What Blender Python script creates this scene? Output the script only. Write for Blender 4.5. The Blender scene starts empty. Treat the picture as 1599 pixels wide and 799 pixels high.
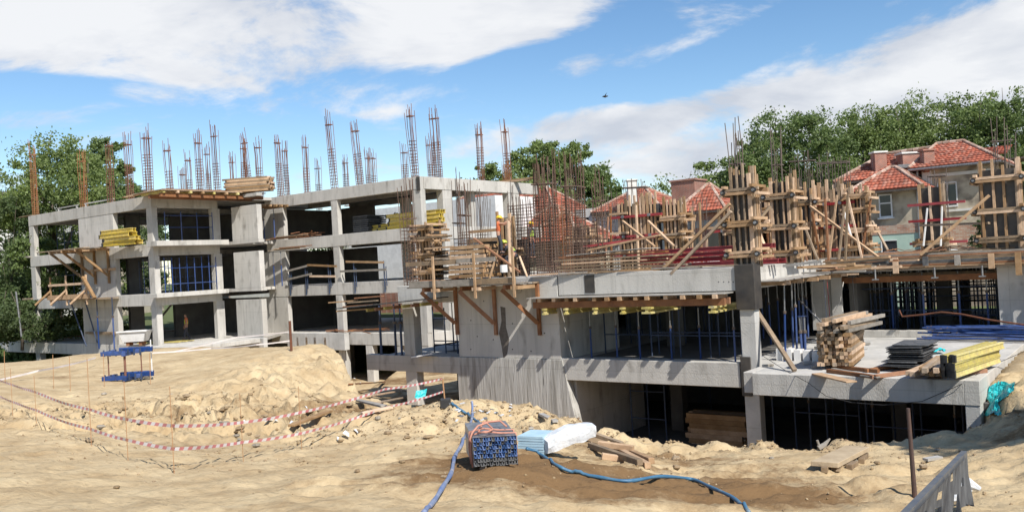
import bpy, math, random
import numpy as np
from mathutils import Vector, Matrix, Euler
random.seed(7); rng=np.random.default_rng(7)
sc=bpy.context.scene; COL=sc.collection
# ---------------------------------------------------------------- camera
FPX=1349.3; PITCH=math.radians(.464); ROLL=math.radians(3.222); EYE=3.54
_fw=np.array([0,math.cos(PITCH),math.sin(PITCH)]); _up=np.array([0,-math.sin(PITCH),math.cos(PITCH)]); _rt=np.array([1.,0,0])
CU=math.cos(ROLL)*_up+math.sin(ROLL)*_rt; CR=math.cos(ROLL)*_rt-math.sin(ROLL)*_up; CO=np.array([0,0,EYE])
cam=bpy.data.cameras.new('camera'); camo=bpy.data.objects.new('camera',cam); COL.objects.link(camo)
cam.sensor_fit='HORIZONTAL'; cam.sensor_width=36; cam.lens=FPX/1599*36; cam.clip_start=.1; cam.clip_end=3000
m=Matrix.Identity(4)
for i in range(3): m[i][0]=CR[i]; m[i][1]=CU[i]; m[i][2]=-_fw[i]; m[i][3]=CO[i]
camo.matrix_world=m; sc.camera=camo
# ---------------------------------------------------------------- sun, exposure
UA=np.array([.797,-.604]); VA=np.array([.604,.797])       # the building grid: u runs right and nearer, v runs right and away
SD=Vector((.87*UA[0]-.36*VA[0],.87*UA[1]-.36*VA[1],1.0)).normalized()
sl=bpy.data.lights.new('sun','SUN'); sl.energy=4.6; sl.angle=math.radians(.53); sl.color=(1,.955,.88)
so=bpy.data.objects.new('sun',sl); COL.objects.link(so); so.rotation_euler=SD.to_track_quat('Z','Y').to_euler()
SKY=.088
sc.view_settings.view_transform='Standard'; sc.view_settings.look='None'; sc.view_settings.gamma=1
sc.view_settings.use_curve_mapping=False; sc.view_settings.exposure=0.5
# ---------------------------------------------------------------- pixel rays (photo pixels, 1599 wide)
def ray(x,y): return _fw+CR*(x-799.5)/FPX-CU*(y-399.5)/FPX
def at(x,y,Y):
    r=ray(x,y); return Vector(CO+r*Y/r[1])
def G(x,y,z):
    r=ray(x,y); return Vector(CO+r*(z-EYE)/r[2])
def PL(x,y,n,c):
    r=ray(x,y); t=c/(r[:2]@n); return Vector(CO+r*t)
def PV(x,y,v):  # -> (u,z) on the plane v
    p=PL(x,y,VA,v); return (p.x*UA[0]+p.y*UA[1],p.z)
def PU(x,y,u):
    p=PL(x,y,UA,u); return (p.x*VA[0]+p.y*VA[1],p.z)
def W(u,v,z=0): return Vector((u*UA[0]+v*VA[0],u*UA[1]+v*VA[1],z))
YAW=math.atan2(UA[1],UA[0])
# ---------------------------------------------------------------- world
wd=bpy.data.worlds.new('World'); sc.world=wd; wd.use_nodes=True
def build_world():
    nt=wd.node_tree; nt.nodes.clear(); N=nt.nodes.new; L=nt.links.new
    out=N('ShaderNodeOutputWorld'); sky=N('ShaderNodeTexSky'); sky.sky_type='NISHITA'; sky.sun_disc=False
    sky.sun_elevation=math.asin(SD.z); sky.sun_rotation=math.atan2(SD.x,SD.y); sky.altitude=500; sky.air_density=1.0; sky.dust_density=.15; sky.ozone_density=1.0
    bg=N('ShaderNodeBackground'); bg.inputs[1].default_value=SKY
    hs=N('ShaderNodeHueSaturation'); hs.inputs['Saturation'].default_value=1.2; hs.inputs['Value'].default_value=1.2; L(sky.outputs[0],hs.inputs['Color']); L(hs.outputs[0],bg.inputs[0])
    tc=N('ShaderNodeTexCoord'); sp=N('ShaderNodeSeparateXYZ'); L(tc.outputs['Generated'],sp.inputs[0])
    def M(op,a,b=None,c=None,clamp=False):
        n=N('ShaderNodeMath'); n.operation=op; n.use_clamp=clamp
        for i,x in enumerate((a,b,c)):
            if x is None: continue
            if isinstance(x,(int,float)): n.inputs[i].default_value=x
            else: L(x,n.inputs[i])
        return n.outputs[0]
    X,Y,Z=sp.outputs
    Ya=M('MAXIMUM',M('ABSOLUTE',Y),.15)
    a=M('DIVIDE',X,Ya); e=M('DIVIDE',Z,Ya)
    cb=N('ShaderNodeCombineXYZ'); L(a,cb.inputs[0]); L(e,cb.inputs[1])
    # cloud deck projected on a high plane
    zz=M('MAXIMUM',M('ADD',Z,.12),.05)
    cp=N('ShaderNodeCombineXYZ'); L(M('DIVIDE',X,zz),cp.inputs[0]); L(M('DIVIDE',Y,zz),cp.inputs[1])
    mp=N('ShaderNodeMapping'); L(cp.outputs[0],mp.inputs[0]); mp.inputs['Rotation'].default_value=(0,0,.35); mp.inputs['Scale'].default_value=(1.0,.75,1)
    n1=N('ShaderNodeTexNoise'); n1.inputs['Scale'].default_value=1.9; n1.inputs['Detail'].default_value=11; n1.inputs['Roughness'].default_value=.6; n1.inputs['Distortion'].default_value=.5; L(mp.outputs[0],n1.inputs['Vector'])
    n2=N('ShaderNodeTexNoise'); n2.inputs['Scale'].default_value=1.6; n2.inputs['Detail'].default_value=6; n2.inputs['Roughness'].default_value=.5; L(mp.outputs[0],n2.inputs['Vector'])
    m4=N('ShaderNodeMapping'); m4.inputs['Scale'].default_value=(3.2,8.5,1); m4.inputs['Rotation'].default_value=(0,0,-.12); L(cb.outputs[0],m4.inputs[0])
    n4=N('ShaderNodeTexNoise'); n4.inputs['Scale'].default_value=1.2; n4.inputs['Detail'].default_value=10; n4.inputs['Roughness'].default_value=.62; n4.inputs['Distortion'].default_value=.4; L(m4.outputs[0],n4.inputs['Vector'])
    acc=M('ADD',M('ADD',M('MULTIPLY',M('SUBTRACT',n1.outputs[0],.5),2.0),M('MULTIPLY',M('SUBTRACT',n4.outputs[0],.5),4.6)),-.38)
    def ae(px,py):
        r=ray(px,py); return r[0]/r[1],r[2]/r[1]
    # (px,py centre, half width px, half height px, tilt deg image ccw, amount)
    for px,py,wx,wy,rot,am in CLOUDS:
        am*=.8
        a0,e0=ae(px,py); mm=N('ShaderNodeMapping'); mm.vector_type='TEXTURE'
        mm.inputs['Location'].default_value=(a0,e0,0); mm.inputs['Rotation'].default_value=(0,0,math.radians(rot)+ROLL); mm.inputs['Scale'].default_value=(wx/FPX,wy/FPX,1)
        L(cb.outputs[0],mm.inputs[0]); g=N('ShaderNodeTexGradient'); g.gradient_type='SPHERICAL'; L(mm.outputs[0],g.inputs[0])
        s=N('ShaderNodeMapRange'); s.interpolation_type='SMOOTHSTEP'; L(g.outputs['Fac'],s.inputs[0]); s.inputs[2].default_value=.75
        acc=M('ADD',acc,M('MULTIPLY',s.outputs[0],am))
    cl=N('ShaderNodeMapRange'); cl.interpolation_type='SMOOTHSTEP'; L(acc,cl.inputs[0]); cl.inputs[1].default_value=-.3; cl.inputs[2].default_value=.62; cl.inputs[4].default_value=.96
    cr=N('ShaderNodeValToRGB'); L(M('ADD',M('MULTIPLY',n2.outputs[0],.5),M('MULTIPLY',n4.outputs[0],.35)),cr.inputs[0])
    E=cr.color_ramp.elements; E[0].position=.34; E[0].color=(.62,.66,.74,1); E[1].position=.48; E[1].color=(.93,.94,.96,1)
    b2=N('ShaderNodeBackground'); b2.inputs[1].default_value=.70; L(cr.outputs[0],b2.inputs[0])
    mx=N('ShaderNodeMixShader'); L(cl.outputs[0],mx.inputs[0]); L(bg.outputs[0],mx.inputs[1]); L(b2.outputs[0],mx.inputs[2]); L(mx.outputs[0],out.inputs[0])
CLOUDS=[(470,25,640,185,0,1.0),(70,50,330,85,0,.95),(900,-20,460,80,8,1.0),(870,120,120,30,8,.75),(760,50,230,80,0,.5),
 (1400,175,560,165,12,1.3),(1620,60,360,190,15,1.0),(950,188,300,46,4,1.25),(1120,195,300,85,6,1.15),(1040,82,120,22,15,.4),(60,184,180,24,0,.65),(430,172,110,30,0,.4),(600,178,70,18,0,.4),(560,268,300,30,0,.25),(1000,268,160,24,0,.5),
 (790,98,150,30,10,-.9),(1190,62,290,48,18,-1.0),(60,136,170,26,-5,-1.1),(1010,110,150,30,16,-.5)]
build_world()
# ---------------------------------------------------------------- materials
def mat(name,c1,c2=None,rough=.8,scale=2.,bump=0.,bscale=None,rnd=0.,metal=0.,stretch=(1,1,1),detail=6,contrast=(.35,.65),trans=0,sheen=0,c3=None,s3=8.,c3r=(.55,.75)):
    m=bpy.data.materials.new(name); m.use_nodes=True; nt=m.node_tree; N=nt.nodes.new; L=nt.links.new
    b=nt.nodes['Principled BSDF']; b.inputs['Roughness'].default_value=rough; b.inputs['Metallic'].default_value=metal
    c2=c2 or tuple(x*.75 for x in c1)
    tc=N('ShaderNodeTexCoord'); mp=N('ShaderNodeMapping'); mp.inputs['Scale'].default_value=stretch; L(tc.outputs['Object'],mp.inputs[0])
    n=N('ShaderNodeTexNoise'); n.inputs['Scale'].default_value=scale; n.inputs['Detail'].default_value=detail; n.inputs['Roughness'].default_value=.6; L(mp.outputs[0],n.inputs['Vector'])
    r=N('ShaderNodeMapRange'); r.inputs[1].default_value=contrast[0]; r.inputs[2].default_value=contrast[1]; L(n.outputs[0],r.inputs[0])
    mx=N('ShaderNodeMix'); mx.data_type='RGBA'; mx.inputs[6].default_value=(*c1,1); mx.inputs[7].default_value=(*c2,1); L(r.outputs[0],mx.inputs[0]); col=mx.outputs[2]
    if c3:
        n3=N('ShaderNodeTexNoise'); n3.inputs['Scale'].default_value=s3; n3.inputs['Detail'].default_value=8; L(mp.outputs[0],n3.inputs['Vector'])
        r3=N('ShaderNodeMapRange'); r3.inputs[1].default_value=c3r[0]; r3.inputs[2].default_value=c3r[1]; L(n3.outputs[0],r3.inputs[0])
        m3=N('ShaderNodeMix'); m3.data_type='RGBA'; L(r3.outputs[0],m3.inputs[0]); L(col,m3.inputs[6]); m3.inputs[7].default_value=(*c3,1); col=m3.outputs[2]
    if rnd:
        g=N('ShaderNodeNewGeometry'); oi=N('ShaderNodeObjectInfo'); ad=N('ShaderNodeMath'); ad.operation='ADD'; L(g.outputs['Random Per Island'],ad.inputs[0]); L(oi.outputs['Random'],ad.inputs[1])
        fr=N('ShaderNodeMath'); fr.operation='FRACT'; L(ad.outputs[0],fr.inputs[0])
        rr=N('ShaderNodeMapRange'); rr.inputs[3].default_value=1-rnd; rr.inputs[4].default_value=1+rnd; L(fr.outputs[0],rr.inputs[0])
        h=N('ShaderNodeHueSaturation'); L(col,h.inputs['Color']); L(rr.outputs[0],h.inputs['Value'])
        rs=N('ShaderNodeMapRange'); rs.inputs[3].default_value=1+rnd*.5; rs.inputs[4].default_value=1-rnd*.5; L(fr.outputs[0],rs.inputs[0]); L(rs.outputs[0],h.inputs['Saturation']); col=h.outputs[0]
    L(col,b.inputs['Base Color'])
    if bump:
        n2=N('ShaderNodeTexNoise'); n2.inputs['Scale'].default_value=bscale or scale*4; n2.inputs['Detail'].default_value=8; L(mp.outputs[0],n2.inputs['Vector'])
        bp=N('ShaderNodeBump'); bp.inputs['Strength'].default_value=bump; bp.inputs['Distance'].default_value=.05; L(n2.outputs[0],bp.inputs['Height']); L(bp.outputs[0],b.inputs['Normal'])
    if trans:
        t=N('ShaderNodeBsdfTranslucent'); L(col,t.inputs[0]); ms=N('ShaderNodeMixShader'); ms.inputs[0].default_value=trans
        L(b.outputs[0],ms.inputs[1]); L(t.outputs[0],ms.inputs[2]); L(ms.outputs[0],nt.nodes['Material Output'].inputs[0])
    return m
MT={}
def joints(m):
    nt=m.node_tree; N=nt.nodes.new; L=nt.links.new; b=nt.nodes['Principled BSDF']; src=b.inputs['Base Color'].links[0].from_socket
    tc=N('ShaderNodeTexCoord'); s=N('ShaderNodeSeparateXYZ'); L(tc.outputs['Object'],s.inputs[0]); ad=N('ShaderNodeMath'); ad.operation='ADD'; L(s.outputs[0],ad.inputs[0]); L(s.outputs[1],ad.inputs[1])
    c=N('ShaderNodeCombineXYZ'); L(ad.outputs[0],c.inputs[0]); L(s.outputs[2],c.inputs[1]); t=N('ShaderNodeTexBrick'); L(c.outputs[0],t.inputs[0]); t.offset=.0; t.inputs['Scale'].default_value=1; t.inputs['Brick Width'].default_value=2.13; t.inputs['Row Height'].default_value=1.6
    t.inputs['Mortar Size'].default_value=.011; t.inputs['Mortar Smooth'].default_value=.3; t.inputs['Color1'].default_value=(1,1,1,1); t.inputs['Color2'].default_value=(.93,.93,.935,1); t.inputs['Mortar'].default_value=(.8,.795,.785,1)
    # runs of damp, from the top down
    mp=N('ShaderNodeMapping'); mp.inputs['Scale'].default_value=(3.2,3.2,.22); L(tc.outputs['Object'],mp.inputs[0]); n=N('ShaderNodeTexNoise'); n.inputs['Scale'].default_value=1.3; n.inputs['Detail'].default_value=7; L(mp.outputs[0],n.inputs[0])
    r=N('ShaderNodeMapRange'); r.inputs[1].default_value=.54; r.inputs[2].default_value=.78; r.inputs[3].default_value=1; r.inputs[4].default_value=.74; L(n.outputs[0],r.inputs[0])
    x=N('ShaderNodeMix'); x.data_type='RGBA'; x.blend_type='MULTIPLY'; x.inputs[0].default_value=1; L(src,x.inputs[6]); L(t.outputs[0],x.inputs[7]); h=N('ShaderNodeHueSaturation'); L(x.outputs[2],h.inputs['Color']); L(r.outputs[0],h.inputs['Value']); L(h.outputs[0],b.inputs['Base Color'])
def defmats():
    d=MT
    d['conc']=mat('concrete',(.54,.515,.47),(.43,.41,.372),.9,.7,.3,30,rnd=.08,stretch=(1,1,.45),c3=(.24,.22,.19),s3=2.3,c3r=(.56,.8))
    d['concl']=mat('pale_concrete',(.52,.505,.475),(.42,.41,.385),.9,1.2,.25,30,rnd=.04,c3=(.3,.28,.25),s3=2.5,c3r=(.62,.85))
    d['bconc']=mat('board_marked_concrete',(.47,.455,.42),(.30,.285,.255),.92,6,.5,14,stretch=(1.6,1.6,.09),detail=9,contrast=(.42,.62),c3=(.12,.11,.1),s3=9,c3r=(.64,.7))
    d['concd']=mat('shade_dark_concrete',(.13,.125,.115),(.09,.085,.08),.95,1.2,.2,30)  # concrete darkened in its colour to stand for shade inside the frames
    for k_ in ('conc','concl','bconc'): joints(d[k_])
    d['wood']=mat('fresh_timber',(.50,.335,.20),(.34,.215,.12),.8,3,.15,30,rnd=.4,stretch=(1,1,1),c3=(.26,.17,.09),s3=5,c3r=(.6,.8))
    d['woodo']=mat('weathered_timber',(.33,.24,.155),(.2,.145,.095),.85,3,.2,30,rnd=.3,c3=(.15,.12,.09),s3=4)
    d['woodr']=mat('reddish_timber',(.30,.14,.065),(.2,.09,.045),.85,3,.2,30,rnd=.25)
    d['woodg']=mat('grey_timber',(.30,.27,.235),(.2,.18,.15),.85,4,.2,30,rnd=.2)
    d['ply']=mat('plywood_sheet',(.42,.40,.37),(.3,.28,.25),.6,3,.1,rnd=.2)
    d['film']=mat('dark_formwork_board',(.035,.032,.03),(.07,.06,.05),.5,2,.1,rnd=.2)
    d['film2']=mat('charcoal_panel',(.04,.043,.047),(.10,.10,.10),.6,5,.15,rnd=.5)
    d['yel']=mat('yellow_beam_coating',(.60,.44,.07),(.42,.31,.07),.65,5,.15,rnd=.25,c3=(.3,.24,.12),s3=7,c3r=(.58,.75))
    d['yelo']=mat('worn_yellow_coating',(.55,.47,.15),(.42,.34,.12),.7,6,.2,rnd=.2,c3=(.35,.3,.2),s3=9)
    d['rust']=mat('rusty_rebar',(.21,.09,.055),(.13,.06,.04),.9,4,0,rnd=.25)
    d['rusto']=mat('orange_rust',(.33,.145,.06),(.2,.085,.04),.9,3,0,rnd=.2)
    d['bconc2']=mat('dark_damp_stain',(.10,.085,.07),(.16,.14,.12),.9,9)
    d['rustb']=mat('brown_rebar',(.14,.08,.055),(.09,.06,.045),.9,4,0,rnd=.3)
    d['reb']=mat('grey_rebar',(.13,.10,.08),(.09,.065,.05),.7,4,0,rnd=.25)
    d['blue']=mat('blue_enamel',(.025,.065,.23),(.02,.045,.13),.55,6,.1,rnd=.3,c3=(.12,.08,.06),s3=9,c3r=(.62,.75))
    d['blued']=mat('dark_blue_enamel',(.03,.055,.12),(.035,.045,.07),.6,6,.1,rnd=.3)  # darker twin of the blue enamel; shade put into props deep inside
    d['steel']=mat('galvanised_steel',(.33,.34,.35),(.2,.2,.2),.45,8,.05,metal=.6,rnd=.15)
    d['red']=mat('red_steel',(.33,.035,.04),(.22,.03,.035),.55,4,.1,rnd=.2)
    d['black']=mat('black_plastic',(.02,.02,.022),(.04,.04,.04),.5)
    d['white']=mat('white_paint',(.75,.74,.72),(.62,.61,.59),.6)
    d['plaster']=mat('stained_plaster',(.50,.43,.32),(.38,.33,.25),.92,.7,.3,20,c3=(.2,.165,.125),s3=.9,c3r=(.48,.62))
    d['plasterw']=mat('white_plaster',(.68,.67,.63),(.55,.53,.49),.9,1,.2,20,c3=(.4,.38,.34),s3=1.6,c3r=(.62,.8))
    d['mint']=mat('mint_paint',(.42,.55,.46),(.36,.48,.4),.85,1.5,.1,c3=(.5,.48,.42),s3=2,c3r=(.62,.75))
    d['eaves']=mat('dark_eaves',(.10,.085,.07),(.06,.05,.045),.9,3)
    d['glass']=mat('dark_window_glass',(.02,.024,.03),(.035,.04,.045),.08,1)
    d['tarp']=mat('turquoise_tarp',(.03,.50,.50),(.02,.38,.42),.45,3,.4,12)
    d['foam']=mat('white_wrap',(.66,.66,.66),(.5,.53,.56),.35,5,.4,14,c3=(.55,.40,.30),s3=2.2,c3r=(.66,.75))
    d['foamb']=mat('pale_blue_foam',(.40,.55,.63),(.3,.44,.53),.8,4)
    d['hosep']=mat('violet_blue_hose',(.11,.16,.31),(.24,.27,.34),.6,4,.4,9,c3=(.4,.38,.4),s3=3,c3r=(.58,.72))
    d['hoseb']=mat('blue_hose',(.035,.12,.22),(.07,.17,.26),.5,4,.2,c3=(.2,.22,.22),s3=4,c3r=(.6,.75))
    d['strap']=mat('orange_strap',(.52,.24,.17),(.38,.18,.13),.7,5,.2)
    d['tapew']=mat('white_tape',(.70,.64,.62),None,.5); d['taper']=mat('red_tape',(.58,.20,.20),None,.5)
    d['skin']=mat('skin',(.42,.22,.14),None,.6); d['orange']=mat('orange_shirt',(.72,.17,.06),(.5,.12,.05),.8,6)
    d['hivis']=mat('high_visibility_vest',(.45,.62,.08),(.35,.5,.07),.7,6); d['navy']=mat('dark_trousers',(.03,.032,.045),(.05,.05,.06),.85,6)
    d['helmy']=mat('yellow_helmet',(.85,.55,.02),None,.35); d['helmg']=mat('green_helmet',(.5,.55,.08),None,.35)
    d['bark']=mat('bark',(.14,.11,.085),(.08,.065,.05),.95,3,.5,stretch=(1,1,.3))
    for k,(a,b_) in {'leafa':((.17,.235,.07),(.125,.18,.055)),'leafb':((.21,.275,.08),(.15,.205,.06)),'leafc':((.11,.16,.055),(.08,.115,.04))}.items():
        d[k]=mat('foliage_'+{'a':'mid','b':'bright','c':'deep'}[k[-1]],a,b_,.6,.25,rnd=.3,trans=.45)
    d['grass']=mat('grass_green',(.09,.15,.03),(.06,.10,.025),.8,1,rnd=.4,trans=.3)
    d['soil']=mat('soil_clod',(.36,.265,.155),(.22,.15,.085),.95,3,.5,12,rnd=.2)
    d['stone']=mat('rubble_stone',(.34,.30,.24),(.24,.21,.17),.9,3,.4,rnd=.25)
    d['postm']=mat('brown_post_steel',(.10,.055,.04),(.06,.04,.035),.8,6); d['mesh']=mat('grey_mesh_cloth',(.17,.175,.18),(.07,.07,.075),.85,9,.3,20,stretch=(1,1,.2),trans=.3); d['rail']=mat('dull_grey_rail',(.07,.08,.10),(.12,.12,.12),.5,5); d['soil2']=mat('dusty_board',(.46,.36,.235),(.36,.27,.17),.9,3,.3); d['stakem']=mat('pale_rust_stake',(.42,.23,.11),None,.8)
    d['haze']=None
defmats()
def brickmat(name,c1,c2,mort,bw=.25,bh=.075,scale=1.):
    m=bpy.data.materials.new(name); m.use_nodes=True; nt=m.node_tree; N=nt.nodes.new; L=nt.links.new; b=nt.nodes['Principled BSDF']; b.inputs['Roughness'].default_value=.9
    tc=N('ShaderNodeTexCoord'); s=N('ShaderNodeSeparateXYZ'); L(tc.outputs['Object'],s.inputs[0]); ad=N('ShaderNodeMath'); ad.operation='ADD'; L(s.outputs[0],ad.inputs[0]); L(s.outputs[1],ad.inputs[1])
    c=N('ShaderNodeCombineXYZ'); L(ad.outputs[0],c.inputs[0]); L(s.outputs[2],c.inputs[1]); t=N('ShaderNodeTexBrick'); L(c.outputs[0],t.inputs[0])
    t.inputs['Color1'].default_value=(*c1,1); t.inputs['Color2'].default_value=(*c2,1); t.inputs['Mortar'].default_value=(*mort,1); t.inputs['Scale'].default_value=scale
    t.inputs['Brick Width'].default_value=bw; t.inputs['Row Height'].default_value=bh; t.inputs['Mortar Size'].default_value=.012; t.inputs['Bias'].default_value=-.2
    n=N('ShaderNodeTexNoise'); n.inputs['Scale'].default_value=1.5; L(tc.outputs['Object'],n.inputs[0]); mr=N('ShaderNodeMapRange'); mr.inputs[1].default_value=.3; mr.inputs[2].default_value=.75; mr.inputs[3].default_value=.75;mr.inputs[4].default_value=1.2; L(n.outputs[0],mr.inputs[0])
    h=N('ShaderNodeHueSaturation'); L(t.outputs[0],h.inputs['Color']); L(mr.outputs[0],h.inputs['Value']); L(h.outputs[0],b.inputs['Base Color'])
    return m
MT['brick']=brickmat('red_brick',(.34,.10,.055),(.24,.075,.045),(.33,.29,.25))
MT['brickp']=brickmat('patchy_brickwork',(.40,.20,.13),(.45,.36,.28),(.42,.37,.3),.3,.11)
# roof tiles: clay colour varied tile by tile
def tilemat():
    m=bpy.data.materials.new('clay_tiles'); m.use_nodes=True; nt=m.node_tree; N=nt.nodes.new; L=nt.links.new; b=nt.nodes['Principled BSDF']; b.inputs['Roughness'].default_value=.85
    g=N('ShaderNodeNewGeometry'); r=N('ShaderNodeValToRGB'); L(g.outputs['Random Per Island'],r.inputs[0]); E=r.color_ramp.elements
    E[0].position=0; E[0].color=(.36,.105,.06,1); E[1].position=1; E[1].color=(.46,.15,.085,1)
    for p,c in ((.3,(.40,.11,.06,1)),(.6,(.30,.09,.055,1)),(.9,(.44,.2,.14,1))):
        e=E.new(p); e.color=c
    tc=N('ShaderNodeTexCoord'); n=N('ShaderNodeTexNoise'); n.inputs['Scale'].default_value=.9; n.inputs['Detail'].default_value=6; L(tc.outputs['Object'],n.inputs[0])
    mr=N('ShaderNodeMapRange'); mr.inputs[1].default_value=.3; mr.inputs[2].default_value=.7; mr.inputs[3].default_value=.5; mr.inputs[4].default_value=1.12; L(n.outputs[0],mr.inputs[0])
    h=N('ShaderNodeHueSaturation'); L(r.outputs[0],h.inputs['Color']); L(mr.outputs[0],h.inputs['Value']); L(h.outputs[0],b.inputs['Base Color']); return m
MT['tile']=tilemat()
# ---------------------------------------------------------------- builders
def wm(o):
    M_=Matrix.LocRotScale(o.location,o.rotation_euler,o.scale)
    return wm(o.parent)@M_ if o.parent else M_
def tag(o,label=None,cat=None,group=None,kind=None):
    if cat and not kind: kind='thing'
    for k,v in (('label',label),('category',cat),('group',group),('kind',kind)):
        if v: o[k]=v
    return o
def T(name,label,cat,loc,rot=0,group=None):
    o=bpy.data.objects.new(name,None); COL.objects.link(o); o.location=loc; o.rotation_euler=(0,0,rot) if not isinstance(rot,tuple) else rot
    o.empty_display_size=.2; return tag(o,label,cat,group)
BOXF=[(0,3,2,1),(4,5,6,7),(0,1,5,4),(1,2,6,5),(2,3,7,6),(3,0,4,7)]
class MB:
    def __init__(s,uv=False): s.v=[]; s.f=[]; s.mi=[]; s.uv=uv; s.cur=0
    def P(s,p): return W(*p) if s.uv else Vector(p)
    def add(s,vs,fs):
        n=len(s.v); s.v+=[s.P(p) for p in vs]; s.f+=[tuple(i+n for i in f) for f in fs]; s.mi+=[s.cur]*len(fs)
    def raw(s,vs,fs):
        n=len(s.v); s.v+=[Vector(p) for p in vs]; s.f+=[tuple(i+n for i in f) for f in fs]; s.mi+=[s.cur]*len(fs)
    def box(s,a0,a1,b0,b1,c0,c1): s.add([(a0,b0,c0),(a1,b0,c0),(a1,b1,c0),(a0,b1,c0),(a0,b0,c1),(a1,b0,c1),(a1,b1,c1),(a0,b1,c1)],BOXF); return s
    def prism(s,poly,z0,z1):
        n=len(poly); s.add([(x,y,z0) for x,y in poly]+[(x,y,z1) for x,y in poly],[tuple(range(n-1,-1,-1)),tuple(range(n,2*n))]+[(i,(i+1)%n,n+(i+1)%n,n+i) for i in range(n)]); return s
    def bar(s,p,q,w,h=None,ref=None):
        h=h or w; p=s.P(p); q=s.P(q); d=(q-p).normalized(); ref=Vector(ref) if ref else (Vector((0,0,1)) if abs(d.z)<.9 else Vector((UA[0],UA[1],0)))
        a=d.cross(ref).normalized(); b=a.cross(d).normalized(); a*=w/2; b*=h/2
        s.raw([p-a-b,p+a-b,p+a+b,p-a+b,q-a-b,q+a-b,q+a+b,q-a+b],[(0,1,2,3),(7,6,5,4),(0,4,5,1),(1,5,6,2),(2,6,7,3),(3,7,4,0)]); return s
    def tube(s,pts,r,n=8,rs=None):
        pts=[s.P(p) for p in pts]; base=len(s.v); prev=None
        for i,p in enumerate(pts):
            d=(pts[min(i+1,len(pts)-1)]-pts[max(i-1,0)]).normalized()
            ref=prev if prev else (Vector((0,0,1)) if abs(d.z)<.9 else Vector((1,0,0)))
            a=(ref-d*ref.dot(d)).normalized(); prev=a; b=d.cross(a); rr=rs[i] if rs else r
            for k in range(n):
                t=2*math.pi*k/n; s.v.append(p+(a*math.cos(t)+b*math.sin(t))*rr)
        for i in range(len(pts)-1):
            for k in range(n):
                k2=(k+1)%n; s.f.append((base+i*n+k,base+i*n+k2,base+(i+1)*n+k2,base+(i+1)*n+k)); s.mi.append(s.cur)
        s.f.append(tuple(base+k for k in range(n-1,-1,-1))); s.f.append(tuple(base+(len(pts)-1)*n+k for k in range(n))); s.mi+=[s.cur]*2; return s
    def build(s,name,mats,parent=None,smooth=False,bevel=0,loc=None):
        if not isinstance(mats,(list,tuple)): mats=[mats]
        if parent is None:
            if loc is None:
                xs=[v.x for v in s.v]; ys=[v.y for v in s.v]; zs=[v.z for v in s.v]; loc=Vector(((min(xs)+max(xs))/2,(min(ys)+max(ys))/2,min(zs)))
            M_=Matrix.Translation(loc)
        else: M_=wm(parent)
        I=M_.inverted(); me=bpy.data.meshes.new(name); me.from_pydata([I@v for v in s.v],[],s.f)
        for m_ in mats: me.materials.append(MT[m_] if isinstance(m_,str) else m_)
        if len(mats)>1: me.polygons.foreach_set('material_index',s.mi)
        if smooth: me.polygons.foreach_set('use_smooth',[True]*len(me.polygons))
        me.update(); o=bpy.data.objects.new(name,me); COL.objects.link(o)
        if parent: o.parent=parent
        else: o.location=loc
        if bevel:
            b=o.modifiers.new('bevel','BEVEL'); b.width=bevel; b.segments=1; b.limit_method='ANGLE'
        return o
def inst(name,me,parent=None,loc=(0,0,0),rot=(0,0,0),scale=(1,1,1)):
    o=bpy.data.objects.new(name,me); COL.objects.link(o); o.parent=parent; o.location=loc; o.rotation_euler=rot; o.scale=scale; return o
CACHE={}
def cmesh(key,fn,mats,smooth=False):
    if key not in CACHE:
        b=MB(); fn(b); me=bpy.data.meshes.new(key[0]); me.from_pydata(b.v,[],b.f)
        for m_ in (mats if isinstance(mats,(list,tuple)) else [mats]): me.materials.append(MT[m_])
        if isinstance(mats,(list,tuple)): me.polygons.foreach_set('material_index',b.mi)
        if smooth: me.polygons.foreach_set('use_smooth',[True]*len(me.polygons))
        CACHE[key]=me
    return CACHE[key]
def copy_tree(o,parent=None):
    c=o.copy(); COL.objects.link(c); c.parent=parent
    for ch in list(o.children): copy_tree(ch,c)
    return c
ORD='first second third fourth fifth sixth seventh eighth ninth tenth eleventh twelfth thirteenth fourteenth fifteenth sixteenth seventeenth eighteenth nineteenth twentieth twenty-first twenty-second twenty-third twenty-fourth twenty-fifth twenty-sixth twenty-seventh twenty-eighth twenty-ninth thirtieth'.split()
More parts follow.
